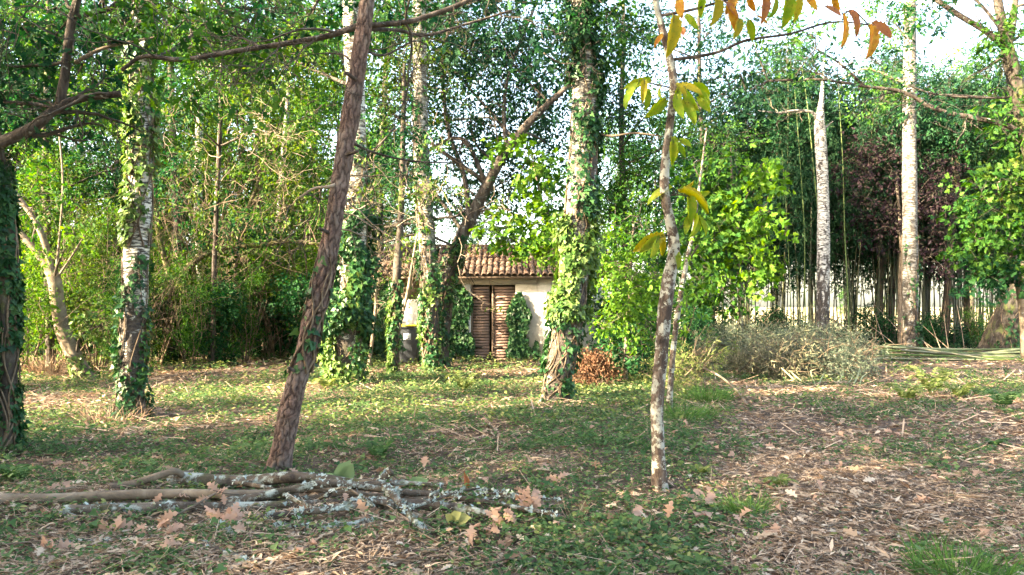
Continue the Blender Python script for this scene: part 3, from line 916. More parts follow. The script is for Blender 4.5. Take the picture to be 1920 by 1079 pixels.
for X, Y, kd, s, lab in ((-11.5, 7.4, 1, 1.35, 'tall open shrub added out of view to dapple the sun, near the ivy trunk'), (-14, 9.6, 3, 1.7, 'tall thin pale shrub added out of view to dapple the sun'), (-12.5, 11.5, 1, 1.2, 'olive shrub added out of view to dapple the sun, beyond the thin one')):
    put(SHRUBS[kd], 'dapple_shrub', lab, 'shrub', X, Y, s=s)  # unseen shrubs added on the sun's side to dapple the light
shrub_kind = ['green leafy shrub', 'olive many-stemmed shrub', 'low glossy evergreen bush', 'pale green thin shrub']
for i, (px, D, kd, s) in enumerate([(40, 17, 1, 1.05), (120, 19, 3, 1.1), (60, 21, 0, 1.1), (185, 17.5, 1, .8), (210, 21, 0, 1.0), (290, 19, 1, .8), (340, 22, 3, 1.0), (400, 20, 1, 1.2),
                                    (450, 23.5, 0, 1.2), (520, 21, 1, 1.2), (560, 24, 0, 1.25), (590, 21, 3, 1.1), (480, 22, 2, 1.0), (550, 22.5, 2, 1.0), (420, 24, 2, 1.1), (620, 24, 2, 1.0),
                                    (10, 14, 3, .8), (270, 24, 2, 1.2), (362, 26.5, 2, 1.2), (160, 24, 2, 1.2), (690, 24.5, 1, .8), (-40, 16, 0, 1.0), (700, 21.5, 2, .8), (80, 24, 1, 1.3), (20, 24, 2, 1.3), (300, 26.5, 0, 1.5), (380, 28, 0, 1.6), (460, 27.5, 1, 1.5), (540, 27, 0, 1.5), (610, 27, 0, 1.5), (130, 27, 0, 1.5), (220, 28, 1, 1.6), (28, 28.5, 0, 1.6), (355, 18, 0, .62), (460, 19, 0, .6), (235, 16.8, 0, .6), (595, 19.5, 2, .9), (405, 18.6, 2, .8), (325, 20, 2, .9), (240, 19.5, 2, .9), (100, 20.5, 2, 1.0), (660, 26, 0, 1.3)]):
    X = (px - CX) / F * D
    put(SHRUBS[kd], 'thicket_shrub', '%s %s, %s' % (shrub_kind[kd], spot(px), 'front of thicket' if D < 19 else 'mid thicket' if D < 23 else 'back of thicket' if D < 26 else 'far back'), 'shrub', X, D, 'shrubs of the thicket', s=s)
# low evergreens at the edges of the shed and under the bamboo
for lab, px, D, kd, s in (('low glossy bush between the ivy tree and the chestnut sapling', 1190, 15.5, 2, .62), ('dark bush behind the chestnut sapling', 1268, 17, 2, .6),
                     ('leafy shrub growing behind the shed roof', 1075, 25.5, 0, .95), ('low bush at the right end of the shed', 1150, 19.8, 2, .9), ('dark bush under the bamboo left of the brush heap', 1318, 24.5, 2, .9), ('low bush under the bamboo behind the maple sapling', 1440, 25, 2, .55), ('small dark bush at the foot of the forked dark trunks', 1640, 25, 2, .6), ('low bush behind the heap of poles', 1745, 24.8, 2, .5), ('leafy bush behind the right end of the poles', 1838, 25, 0, .42)):
    put(SHRUBS[kd], 'bush', lab, 'bush', (px - CX) / F * D, D, s=s)

# ---- the trees one can tell apart
def plates(ncol=9, h=.10, amp=.13):
    jit = np.random.default_rng(3).uniform(.1, .9, (400, ncol, 2))
    st = {}
    def f(th, s, r):
        u = (th / (2 * pi)) * ncol; v = s / h
        u = u + .30 * np.sin(v * .9) + .2 * np.sin(v * 2.3 + th) + .12 * np.sin(v * 7.1 + 3 * th) + .08 * np.sin(v * 13.7 - 5 * th)
        v = v + .25 * np.sin(3 * th + v * .7) + .15 * np.sin(7 * th + 2.0 * v) + .07 * np.sin(17 * th + 5 * v)
        iu, iv = np.floor(u).astype(int), np.floor(v).astype(int)
        f1 = np.full(u.shape, 9.); f2 = np.full(u.shape, 9.); tone = np.zeros(u.shape)
        for a in (-1, 0, 1):
            for b in (-1, 0, 1):
                ci, cj = (iu + a), (iv + b) % 400
                jj = jit[cj, ci % ncol]
                d = np.hypot(u - ci - jj[..., 0], (v - iv - b - jj[..., 1]) * 1.0)
                tone = np.where(d < f1, (jj[..., 0] * 7.3 + jj[..., 1] * 3.1) % 1.0, tone)
                nf1 = np.minimum(f1, d); f2 = np.minimum(np.maximum(f1, d), f2); f1 = nf1
        e = np.clip((f2 - f1) / .42, 0, 1)
        st['crev'] = (1 - e) ** 1.1; st['tone'] = tone
        return 1 + amp * (e ** .6 - .7) * (.6 + .8 * tone) + .05 * (tone - .5) + .03 * np.sin(s * 4 + 2 * th) + .025 * np.sin(s * 9.3 + 1)
    return f, st

rel, st = plates(10, .15, .14)
pine, P_, r_ = tree('pine_tree', 'slender leaning pine with scaly reddish bark rising out of the branch heap', 'tree',
     [(517, 886), (545, 760), (578, 640), (612, 490), (635, 360), (655, 230), (675, 100), (688, 0), (705, -250), (720, -600), (735, -1100)],
     [19.5, 19, 18.5, 17.5, 16.5, 16, 15, 14.5, 13.5, 12, 7], 'pine_bark', D=6.75, n=96, k=64, relief=rel, flare=.28, wob=.01,
     limbs=[([(690, 42), (620, 66), (560, 78), (450, 95), (340, 112), (270, 106), (228, 132)], (7, 3.5), 'dark_bark', 6),
            ([(690, 48), (760, 42, .1), (810, 28, .2), (870, 5, .3), (950, -40, .4)], (6, 4), 'dark_bark', 4),
            ([(692, 55), (745, 57, .3), (800, 66, .5), (880, 44, .8), (960, 20, 1)], (4, 2.5), 'dark_bark', 4),
            ([(680, 92), (720, 104, .2), (775, 78, .4), (800, 84, .5)], (3.4, 1.5), 'dark_bark', 3),
            ([(660, 268), (700, 286, .1), (770, 302, .2), (850, 306, .3)], (3.4, 1.4), 'dark_bark', 3),
            ([(640, 340), (618, 350, -.1), (588, 354, -.1), (560, 372, -.1)], (4, 2), 'pale_twig', 3),
            ([(668, 130), (645, 104), (610, 100)], (3, 1.5), 'dark_bark', 2)],
     blobs=[(760, -800, 7.0, 420, 200, 1.9, .2, .13, BLADE, 'leaf_deep', dict(eff=.06)), (640, -1150, 7.2, 350, 200, 1.8, .2, .13, BLADE, 'leaf_deep', dict(eff=.06))],
     ivy=[(480, 700, 260, .06, .07, .72, 'ivy_leaf')])
tr_ = [o for o in pine.children if o.name.startswith('trunk')][0].data
at_ = tr_.attributes.new('crevice', 'FLOAT', 'POINT')
cv = np.concatenate([st['crev'].ravel(), [0, 0]])
at_.data.foreach_set('value', cv.astype(np.float32))
at_ = tr_.attributes.new('plate_tone', 'FLOAT', 'POINT')
at_.data.foreach_set('value', np.concatenate([st['tone'].ravel(), [0, 0]]).astype(np.float32))
for (px, py, dx, dy) in ((560, 700, -20, -10), (588, 590, 26, -14), (622, 440, -24, -12), (648, 290, 24, -6), (668, 150, -22, -14)):
    a = at(px, py, 6.70); mb = MB(); tube(mb, np.array([a, at(px + dx, py + dy, 6.62)]), np.array([.022, .012]), n=7); part(mb, 'branch_stub', 'dark_bark', pine, True)
# pale dead twigs low on the pine's right side
out = []
for (px, py, dd) in ((660, 330, (1, .1, .1)), (655, 350, (1, .4, .3)), (648, 372, (1, .2, -.1)), (640, 400, (.9, .3, -.3)), (640, 430, (1, .3, -.1))):
    grow(out, at(px, py, 7.2), dd, R.uniform(.5, .95), .008, 2, wig=.22, droop=.04, kids=(3, 4), min_r=.0022)
mb = MB(); tubes(mb, out, 4); part(mb, 'dead_twigs', 'pale_twig', pine, kind='stuff')

tree('oak_tree', 'dark oak limb reaching in at the upper left with leafy twigs', 'tree',
     [(-150, 862), (-130, 600), (-112, 350), (-92, 180), (-60, -100), (-40, -600), (-20, -1000)], [40, 36, 34, 30, 26, 18, 10], 'oak_bark', n=18, relief=relief_ridges(9, .08),
     limbs=[([(-105, 300), (0, 268), (60, 240), (108, 203), (150, 186), (225, 176)], (15, 6), 'dark_bark', 5),
            ([(112, 198), (122, 140), (130, 65), (142, 10), (165, -60)], (8.5, 7), 'dark_bark', 5),
            ([(130, 34), (175, 24), (212, 12), (230, -25)], (6, 4), 'dark_bark', 3),
            ([(-90, 185), (0, 192), (70, 196), (100, 205)], (6, 3), 'dark_bark', 3),
            ([(140, 118), (190, 92), (250, 78), (320, 66)], (4, 2), 'smooth_bark', 3),
            ([(165, -60), (300, -70, .2), (450, -60, .4), (620, -40, .7), (780, -35, 1.2), (960, -30, 1.6)], (8, 3), 'dark_bark', 6), ([(300, -70, .2), (380, -20, .1), (430, 30, 0), (455, 90, 0)], (3.5, 1.5), 'dark_bark', 3), ([(620, -40, .7), (590, 10, .5), (570, 50, .5)], (3, 1.5), 'dark_bark', 3)],
     blobs=[(50, 50, 7.4, 130, 85, .8, 1.1, .115, OAKL, 'leaf_deep'), (170, 130, 7.6, 110, 60, .7, .9, .11, OAKL, 'leaf_deep'), (110, 225, 7.9, 110, 45, .6, .5, .1, OAKL, 'leaf_silhouette'),
            (225, 30, 7.4, 90, 50, .6, .9, .11, OAKL, 'leaf_green'), (318, 122, 6.5, 30, 36, .2, .9, .12, OAKL, 'leaf_green', dict(droop=.9)), (370, 195, 6.7, 45, 28, .25, .8, .12, OAKL, 'leaf_green', dict(droop=.8)),
            (430, 150, 6.8, 80, 38, .4, .7, .12, OAKL, 'leaf_green'), (350, 40, 7.2, 120, 55, .7, .8, .115, OAKL, 'leaf_green'), (480, 25, 7.3, 100, 50, .6, .8, .115, OAKL, 'leaf_green'), (580, 30, 7.6, 80, 50, .5, .7, .115, OAKL, 'leaf_deep'),
            (740, 10, 8.0, 110, 35, .6, .6, .115, OAKL, 'leaf_deep'), (860, 30, 8.3, 80, 45, .6, .6, .115, OAKL, 'leaf_silhouette'), (960, 15, 8.6, 90, 45, .6, .7, .115, OAKL, 'leaf_silhouette'), (500, 100, 7.3, 60, 40, .4, .5, .11, OAKL, 'leaf_green'),
            (0, 130, 7.2, 60, 90, .6, .9, .11, OAKL, 'leaf_deep'), (420, -60, 7.4, 260, 60, .8, .6, .12, OAKL, 'leaf_deep'), (800, -60, 8.0, 250, 50, .8, .5, .12, OAKL, 'leaf_deep'),
            (0, -350, 7.6, 420, 220, 2.0, .22, .16, RHOMB, 'leaf_deep'), (150, -700, 7.8, 480, 250, 2.2, .15, .18, RHOMB, 'leaf_green')], scaffold=False)

tree('ivy_trunk_tree', 'dark trunk wrapped in glossy ivy at the left edge of the picture', 'tree',
     [(12, 850), (14, 700), (14, 560), (8, 430), (-4, 330), (-25, 200), (-60, 0), (-90, -400), (-110, -900)], [19, 17, 17, 17, 16, 16, 15, 12, 7], 'oak_bark', n=18, relief=relief_ridges(8, .08),
     blobs=[(-90, -700, 7.5, 330, 260, 2, .2, .17, RHOMB, 'leaf_deep')],
     ivy=[(300, 660, 2600, .06, .068, .25, 'ivy_leaf'), (600, 850, 1100, .06, .065, .45, 'ivy_leaf')])

tree('birch_tree', 'tall white birch with black fissures and patches of ivy near the bent sapling', 'tree',
     [(245, 783), (248, 650), (255, 500), (262, 350), (266, 200), (262, 60), (262, -100), (268, -500), (270, -1000)], [24, 22, 22, 21, 19.5, 18, 16, 13, 7], 'birch_bark', n=20, relief=relief_ridges(7, .03),
     limbs=[([(262, 110), (300, 105, .2), (330, 90, .4), (390, 40, .8)], (7, 3), 'dark_bark', 3), ([(262, 130), (240, 100), (200, 60)], (6, 3), 'dark_bark', 2)],
     blobs=[(300, -330, 10.2, 330, 220, 2.2, .45, .13, RHOMB, 'leaf_green'), (180, -700, 10.4, 330, 220, 2.2, .35, .14, RHOMB, 'leaf_green')],
     ivy=[(470, 783, 1900, .10, .07, .58, 'ivy_leaf'), (200, 480, 1000, .10, .075, .40, 'ivy_sunlit', 3.9), (90, 340, 1100, .12, .08, .35, 'ivy_sunlit'), (-60, 120, 1200, .2, .085, .3, 'ivy_leaf')])

tree('ivy_birch_tree', 'old leaning birch with black foot and thick ivy tinted as if sunlit in front of the shed', 'tree',
     [(1038, 755), (1050, 690), (1066, 600), (1078, 500), (1086, 400), (1094, 280), (1096, 150), (1092, 40), (1090, -150), (1095, -600), (1095, -900)], [24, 24, 25, 26, 25, 24, 22, 20, 18, 12, 7], 'birch_bark_dark', n=22, relief=relief_ridges(8, .07),
     limbs=[([(1094, 240), (1140, 255, -.2), (1190, 250, -.3), (1235, 255, -.5)], (3, 1.2), 'twig', 2), ([(1090, 120), (1050, 118, -.3), (1020, 100, -.5)], (3, 1.2), 'twig', 2)],
     blobs=[(1075, 15, 11.6, 100, 90, 1.1, .9, .09, RHOMB, 'leaf_deep'), (1040, 80, 11.4, 50, 50, .6, .5, .09, RHOMB, 'leaf_silhouette'), (1140, 60, 11.8, 60, 90, .8, .7, .09, RHOMB, 'leaf_green'),
            (1090, -320, 11.9, 330, 220, 2.4, .35, .13, RHOMB, 'leaf_green'), (1090, -650, 11.9, 280, 200, 2.2, .3, .14, RHOMB, 'leaf_green')],
     ivy=[(400, 600, 3800, .24, .08, .30, 'ivy_sunlit'), (540, 700, 900, .16, .075, .45, 'ivy_leaf', 2.9), (560, 740, 700, .14, .075, .5, 'ivy_leaf', -.1), (600, 750, 260, .05, .05, .7, 'ivy_leaf'), (-40, 150, 1700, .24, .085, .3, 'ivy_leaf'), (130, 420, 2200, .14, .075, .55, 'ivy_leaf', -.5), (100, 420, 900, .10, .07, .6, 'ivy_leaf')])

tree('ivy_column_tree', 'broad column of ivy round a birch behind the leaning pine', 'tree',
     [(645, 724), (652, 600), (662, 480), (668, 350), (668, 200), (660, 60), (655, -100), (650, -600), (650, -900)], [27, 26, 24, 20, 17, 16, 14, 9, 5], 'birch_bark', n=18,
     blobs=[(640, 40, 14.6, 130, 90, 1.3, .7, .1, RHOMB, 'leaf_green'), (560, 120, 14.8, 90, 80, 1., .5, .09, RHOMB, 'leaf_olive'), (740, 240, 14.4, 60, 90, .8, .35, .09, RHOMB, 'leaf_deep'),
            (640, -260, 14.5, 280, 180, 2.4, .7, .14, RHOMB, 'leaf_green')],
     ivy=[(400, 640, 5200, .42, .09, .2, 'ivy_leaf'), (500, 722, 2400, .32, .085, .35, 'ivy_sunlit', 4.0), (250, 420, 1300, .22, .085, .45, 'ivy_leaf'), (640, 722, 1200, .25, .08, .4, 'ivy_leaf')])

tree('birch_tree', 'ivy-hung birch standing right beside the wheeled bin', 'tree',
     [(812, 694), (808, 600), (803, 500), (797, 400), (790, 300), (788, 150), (786, 0), (784, -400)], [18, 17, 16, 15, 14, 13, 12, 7], 'birch_bark_dark', n=16,
     blobs=[(770, 130, 18, 110, 110, 1.4, .55, .1, RHOMB, 'leaf_olive'), (740, 30, 18, 110, 70, 1.4, .6, .1, RHOMB, 'leaf_deep'), (790, -160, 18, 230, 110, 2.2, .6, .14, RHOMB, 'leaf_green')],
     ivy=[(440, 692, 2200, .13, .085, .42, 'ivy_leaf'), (520, 690, 700, .12, .085, .5, 'ivy_sunlit', 4.0), (180, 440, 1200, .16, .08, .6, 'ivy_leaf')])

tree('leaning_oak_tree', 'dark oak leaning right over the shed roof', 'tree',
     [(827, 690), (832, 600), (838, 520), (855, 470), (880, 415), (915, 345), (945, 290), (985, 238), (1025, 198), (1075, 150), (1120, 90)], [14, 13, 13, 12.5, 11.5, 10.5, 9, 7.5, 6, 4.5, 3], 'dark_bark', D=18.3, n=16, relief=relief_ridges(8, .08),
     limbs=[([(912, 350), (880, 275, .3), (850, 260, .5), (800, 285, .8), (740, 320, 1)], (6, 2.5), 'dark_bark', 5), ([(950, 285), (945, 200, .3), (960, 120, .5), (1000, 20, .8)], (5, 2.5), 'dark_bark', 5),
            ([(880, 415), (870, 330, .3), (840, 240, .6), (830, 120, .9), (850, 20, 1)], (6, 3), 'dark_bark', 5), ([(890, 400), (930, 390, -.3), (960, 395, -.5)], (3, 1.5), 'dark_bark', 3),
            ([(858, 465), (790, 440, -.5), (720, 455, -.8)], (3.4, 1.5), 'dark_bark', 3)],
     blobs=[(950, 340, 19.5, 110, 80, 1.5, .8, .12, RHOMB, 'leaf_silhouette'), (880, 230, 19.8, 130, 90, 1.8, .8, .12, RHOMB, 'leaf_silhouette'), (1000, 150, 19, 100, 100, 1.5, .95, .12, RHOMB, 'leaf_silhouette'),
            (830, 110, 20, 120, 100, 1.8, .8, .12, RHOMB, 'leaf_silhouette'), (930, 60, 19.5, 150, 70, 1.8, .95, .12, RHOMB, 'leaf_silhouette'), (860, 350, 20, 80, 60, 1.2, .35, .11, RHOMB, 'leaf_deep'),
            (950, -90, 19.6, 220, 70, 2.4, .5, .16, RHOMB, 'leaf_silhouette'), (750, 330, 20, 70, 70, 1.2, .7, .11, RHOMB, 'leaf_deep'), (720, 200, 20.5, 70, 80, 1.2, .6, .11, RHOMB, 'leaf_green'), (1040, 280, 20, 60, 70, 1.2, .5, .12, RHOMB, 'leaf_silhouette')],
     ivy=[(440, 682, 1500, .16, .09, .5, 'ivy_leaf'), (470, 600, 500, .12, .085, .5, 'ivy_sunlit')])

tree('ivy_stub_tree', 'thin ivy-clad trunk left of the wheeled bin', 'tree',
     [(738, 702), (741, 600), (745, 500), (752, 400), (756, 250), (758, 120)], [9, 8, 8, 6, 5, 3], 'oak_bark', n=10,
     blobs=[(756, 300, 16.8, 60, 80, .9, .4, .1, RHOMB, 'leaf_deep')],
     ivy=[(520, 660, 1000, .10, .08, .35, 'ivy_leaf'), (560, 702, 600, .11, .085, .35, 'ivy_sunlit', 3.6)])

tree('bent_sapling_tree', 'crooked forked sapling with bare sunlit bark at the left', 'tree',
     [(168, 714), (140, 670), (118, 620), (108, 570), (101, 522), (75, 480), (40, 440), (0, 390), (-50, 320)], [14, 14, 13, 12, 11, 7, 6, 5, 4], 'smooth_bark', n=12,
     limbs=[([(101, 525), (84, 455), (60, 405), (20, 352), (-30, 290)], (7, 4)), ([(105, 525), (135, 480), (160, 440)], (3, 1.5)), ([(103, 530), (112, 440), (118, 340), (110, 240)], (3, 1.5))],
     blobs=[(60, 390, 15, 100, 80, 1.1, .35, .10, OVAL, 'leaf_green'), (40, 560, 14.6, 50, 40, .6, .35, .12, OVAL, 'leaf_lime'), (190, 610, 14.8, 40, 45, .5, .8, .10, OVAL, 'ivy_sunlit'), (120, 470, 14.4, 50, 40, .6, .2, .11, OVAL, 'leaf_lime')],
     ivy=[(660, 714, 260, .12, .08, .3, 'ivy_sunlit')])

tree('arching_tree', 'mossy tree arching low to the right at the edge of the thicket', 'tree',
     [(312, 682), (316, 600), (330, 540), (365, 490), (420, 465), (490, 460), (540, 452), (610, 458), (660, 440)], [10, 9.5, 8, 6.5, 5, 4.5, 4, 3.4, 2.4], 'mossy_bark', D=19.6, n=12,
     limbs=[([(328, 545), (300, 450), (290, 330), (300, 200)], (7, 3), None, 4), ([(420, 465), (470, 380), (500, 300), (560, 220)], (5, 2.5), None, 4), ([(365, 490), (420, 400), (430, 280)], (5, 2), None, 4)],
     twig_mat='twig',
     blobs=[(300, 260, 19.5, 70, 90, 1., .7, .09, RHOMB, 'leaf_green'), (480, 300, 19.5, 80, 70, 1., .5, .09, RHOMB, 'leaf_green'), (440, 420, 19, 100, 50, 1, .5, .1, RHOMB, 'leaf_deep')],
     ivy=[(560, 682, 1100, .16, .09, .35, 'ivy_leaf')])
for lab, pts, rad, bk, iv in (
     ('pale thin trunk deep in the thicket left of the pine', [(384, 650), (378, 520), (372, 380), (375, 200), (380, 20), (380, -150)], [10, 9, 8, 7, 6, 3], 'birch_bark', 700),
     ('dark trunk deep in the thicket between the two left birches', [(340, 655), (335, 520), (330, 380), (322, 200), (318, 0)], [8, 8, 7, 6, 4], 'oak_bark', 600),
     ('slim pale stem just left of the pine', [(512, 645), (505, 560), (520, 450), (528, 330), (540, 180), (545, 30)], [6, 6, 5, 5, 4, 3], 'birch_bark_clean', 150)):
    tree('thicket_tree', lab, 'tree', pts, rad, bk, D=24, n=10, ivy=[(300, 655, iv, .18, .1, .4, 'ivy_leaf')],
         blobs=[(pts[-1][0], 60, 24, 110, 80, 1.6, .6, .13, RHOMB, 'leaf_green')])

m_snag = bark_birch('birch_bark_snag', 3.8, 0.0, 0.72)
tree('birch_snag', 'dead birch snag with broken top among the bamboo', 'tree',
     [(1541, 664), (1543, 560), (1544, 450), (1543, 350), (1539, 270), (1537, 228), (1541, 180), (1545, 108)], [12.5, 12, 11, 10.5, 10, 9, 4, 1.2], 'birch_bark_snag', D=23.5, n=16, relief=relief_ridges(6, .04),
     limbs=[([(1535, 235), (1524, 212), (1490, 208), (1460, 212), (1418, 208)], (4.2, 1.5), 'birch_bark_clean', 2), ([(1541, 248), (1552, 236), (1562, 228)], (3, 1), 'birch_bark_clean')], twig_mat='pale_twig')
tree('birch_tree', 'slim white birch behind the heap of bamboo poles', 'tree',
     [(1706, 670), (1707, 560), (1706, 400), (1705, 250), (1706, 100), (1706, -50), (1708, -500)], [14, 13.5, 13, 12, 11, 9.5, 4], 'birch_bark_clean', D=22.4, n=16,
     limbs=[([(1706, 160), (1660, 140, .2), (1620, 130, .3), (1580, 148, .4)], (3, 1.3), 'smooth_bark', 2), ([(1706, 185), (1760, 178, .2), (1850, 182, .4)], (3, 1.3), 'dark_bark', 2)],
     blobs=[(1740, 190, 22.4, 80, 60, 1.2, .5, .12, RHOMB, 'leaf_silhouette'), (1650, 170, 22.4, 70, 50, 1., .6, .12, RHOMB, 'leaf_green'), (1660, 40, 22.4, 80, 60, 1.2, .45, .12, RHOMB, 'leaf_green'), (1700, -250, 22.4, 160, 120, 2.2, .4, .16, RHOMB, 'leaf_green')],
     ivy=[(430, 660, 900, .12, .085, .6, 'ivy_leaf', -.6)])
for lab, pts, rad, D in (
     ('dark forked trunk between the two white birches', [(1652, 655), (1648, 560), (1656, 470), (1668, 380), (1662, 280)], [6.5, 6, 6, 5, 3], 26.5),
     ('second stem of the dark trunk cluster beside the white birch', [(1668, 652), (1672, 560), (1680, 470), (1676, 380), (1690, 280)], [5.5, 5.5, 5, 4, 2.5], 26.8),
     ('dark ivy-grown trunk right of the white birch', [(1765, 662), (1776, 560), (1780, 470), (1790, 380), (1800, 250)], [7, 7, 6, 5, 3], 25.5),
     ('thin dark trunk near the right edge behind the poles', [(1815, 650), (1812, 560), (1816, 450), (1825, 330)], [4.5, 4.5, 4, 2.5], 28)):
    tree('dark_trunk_tree', lab, 'tree', pts, rad, 'oak_bark', D=D, n=10, ivy=[(300, 640, 400, .15, .1, .5, 'ivy_leaf')],
         blobs=[(pts[-1][0], pts[-1][1] - 10, D, 80, 70, 1.4, .8, .13, RHOMB, 'leaf_deep')])
tree('leaning_trunk_tree', 'thick brown trunk leaning out of the right edge above the poles', 'tree',
     [(1866, 665), (1893, 600), (1932, 520), (1990, 420), (2060, 300), (2100, 100)], [34, 29, 26, 24, 20, 14], 'oak_bark', D=23, n=18, relief=relief_ridges(9, .07),
     ivy=[(440, 660, 1700, .2, .09, .42, 'ivy_leaf', -.5)], blobs=[(2000, 200, 23, 120, 120, 2, .8, .13, RHOMB, 'leaf_green')])
tree('oak_tree', 'forked oak at the upper right edge with a long low branch', 'tree',
     [(2010, 752), (1988, 550), (1955, 350), (1918, 210), (1894, 110), (1878, 40), (1868, -40), (1860, -300)], [25, 23, 20, 15, 12.5, 8.5, 7.5, 5], 'oak_bark', n=16, relief=relief_ridges(9, .07),
     limbs=[([(1893, 100), (1850, 60), (1800, 30), (1755, 0), (1700, -40)], (7, 4), 'dark_bark', 3), ([(1890, 98), (1900, 30), (1908, -60)], (8, 6), 'dark_bark', 2), ([(1880, 60), (1840, 10), (1800, -20)], (4, 2), 'dark_bark', 2),
            ([(1940, 290), (1905, 243), (1830, 222), (1780, 213), (1740, 198), (1690, 172), (1620, 162), (1540, 150), (1440, 152)], (6, 2), 'dark_bark', 5),
            ([(1620, 162), (1575, 120), (1530, 92)], (3, 1.2), 'dark_bark', 2), ([(1905, 182), (1850, 184), (1760, 178), (1700, 160)], (3, 1.2), 'dark_bark', 3)],
     blobs=[(1880, 65, 11.5, 60, 60, .5, 1.0, .12, OAKL, 'leaf_green'), (1740, 22, 11.6, 70, 30, .4, .8, .11, OAKL, 'leaf_deep'), (1600, 110, 11.8, 110, 50, .7, .4, .10, OAKL, 'leaf_silhouette'), (1430, 140, 11.8, 90, 60, .8, .55, .10, OAKL, 'leaf_silhouette'),
            (1480, 90, 11.8, 70, 60, .6, .55, .10, OAKL, 'leaf_green'), (1400, 40, 12, 90, 40, .6, .45, .10, OAKL, 'leaf_silhouette'), (1330, 150, 12, 70, 60, .6, .6, .10, OAKL, 'leaf_silhouette'), (1760, 200, 11.8, 60, 30, .5, .4, .10, OAKL, 'leaf_deep'),
            (1900, 230, 11.6, 50, 80, .5, .8, .11, OAKL, 'leaf_green'), (1830, -200, 12, 300, 130, 2, .4, .16, RHOMB, 'leaf_green')], scaffold=False)

# ---- leafy limbs of neighbouring trees that close the top of the view
tree('hornbeam_tree', 'leafy tree filling the top between the left birch and the pine', 'tree', [(398, 690), (402, 500), (410, 300), (418, 100), (425, -100), (430, -300)], [5, 4.6, 4.2, 4, 3.5, 2], 'dark_bark', n=10,
     blobs=[(360, 60, 16.4, 100, 60, 1.2, .9, .095, RHOMB, 'leaf_green'), (480, 40, 16.6, 110, 60, 1.2, .9, .095, RHOMB, 'leaf_deep'), (430, 160, 16.8, 90, 50, 1.1, .7, .09, RHOMB, 'leaf_green'), (560, 90, 17, 80, 60, 1.1, .8, .095, RHOMB, 'leaf_deep'),
            (350, 190, 16.6, 70, 60, 1, .6, .09, RHOMB, 'leaf_deep'), (590, 220, 17, 60, 60, 1, .7, .09, RHOMB, 'leaf_green'), (330, 330, 17, 50, 70, 1, .5, .09, RHOMB, 'leaf_deep')])
tree('hornbeam_tree', 'leafy tree filling the top left behind the dark oak limb', 'tree', [(95, 690), (90, 500), (85, 300), (90, 100), (90, -150)], [8, 7.5, 6, 5, 3], 'oak_bark', n=10,
     blobs=[(60, 60, 18, 100, 70, 1.3, .9, .1, RHOMB, 'leaf_green'), (170, 50, 18, 90, 60, 1.2, .9, .1, RHOMB, 'leaf_deep'), (60, 190, 18.2, 90, 60, 1.1, .8, .1, RHOMB, 'leaf_deep'), (180, 170, 18.4, 70, 60, 1.1, .7, .1, RHOMB, 'leaf_green'), (100, 320, 18.4, 90, 70, 1.1, .8, .095, RHOMB, 'leaf_green'), (200, 320, 18.6, 50, 70, 1.1, .8, .095, RHOMB, 'leaf_deep')])
tree('hornbeam_tree', 'leafy tree with leaves coloured as dark silhouettes across the top behind the leaning oak', 'tree', [(715, 668), (712, 500), (715, 300), (725, 100), (730, -100)], [7, 6.5, 6, 5, 3], 'oak_bark', n=10, D=23.5,
     blobs=[(730, 60, 23, 80, 70, 1.4, .8, .12, RHOMB, 'leaf_deep'), (830, 40, 23, 100, 60, 1.4, .9, .12, RHOMB, 'leaf_silhouette'), (940, 120, 23, 110, 60, 1.4, .8, .12, RHOMB, 'leaf_silhouette'), (720, 330, 23, 50, 90, 1.2, .8, .11, RHOMB, 'leaf_green'), (820, 380, 23, 70, 50, 1.2, .5, .11, RHOMB, 'leaf_deep'), (1010, 220, 23, 70, 60, 1.3, .75, .12, RHOMB, 'leaf_silhouette'), (910, 400, 23, 60, 40, 1.2, .5, .12, RHOMB, 'leaf_deep')])
tree('hornbeam_tree', 'leafy tree behind the top of the chestnut sapling', 'tree', [(1330, 668), (1325, 500), (1318, 300), (1312, 150), (1310, 0), (1310, -150)], [6, 6, 5, 4, 3, 2], 'oak_bark', n=10, D=26,
     blobs=[(1290, 180, 26, 70, 60, 1.3, .75, .12, RHOMB, 'leaf_silhouette'), (1400, 190, 26, 90, 50, 1.3, .75, .12, RHOMB, 'leaf_silhouette'), (1200, 60, 26, 90, 70, 1.4, .6, .12, RHOMB, 'leaf_deep'), (1330, 60, 26, 80, 50, 1.3, .5, .12, RHOMB, 'leaf_silhouette'), (1480, 150, 26, 90, 60, 1.3, .6, .12, RHOMB, 'leaf_silhouette'), (1340, 270, 26, 90, 50, 1.3, .7, .12, RHOMB, 'leaf_green'), (1450, 245, 26, 60, 50, 1.3, .7, .12, RHOMB, 'leaf_deep')])

# ---- understorey: one thing each
def sapling(name, label, base, D, stem, rad, blobs, bark='smooth_bark', **kw):
    return tree(name, label, kw.pop('cat', 'shrub'), [base] + stem, rad, bark, D=D, n=8, k=5, flare=.1, blobs=blobs, **kw)
sapling('laurel_bush', 'bright green laurel bush between the ivy birch and the chestnut sapling', (1172, 716), 14.8, [(1175, 620), (1182, 520), (1188, 420)], [4, 3.5, 3, 2],
        [(1190, 430, 14.6, 65, 60, .9, .9, .095, OVAL, 'leaf_green'), (1165, 500, 14.3, 60, 55, .8, 1.0, .095, OVAL, 'leaf_lime'), (1205, 540, 14.3, 60, 55, .8, .9, .095, OVAL, 'leaf_lime'), (1160, 590, 14.2, 55, 45, .7, .9, .09, OVAL, 'leaf_lime'),
         (1215, 610, 14.4, 50, 50, .8, .9, .095, OVAL, 'leaf_green'), (1180, 660, 14.7, 60, 45, .7, .9, .095, OVAL, 'leaf_deep'), (1130, 470, 14.8, 45, 60, .7, .7, .09, OVAL, 'leaf_lime')])
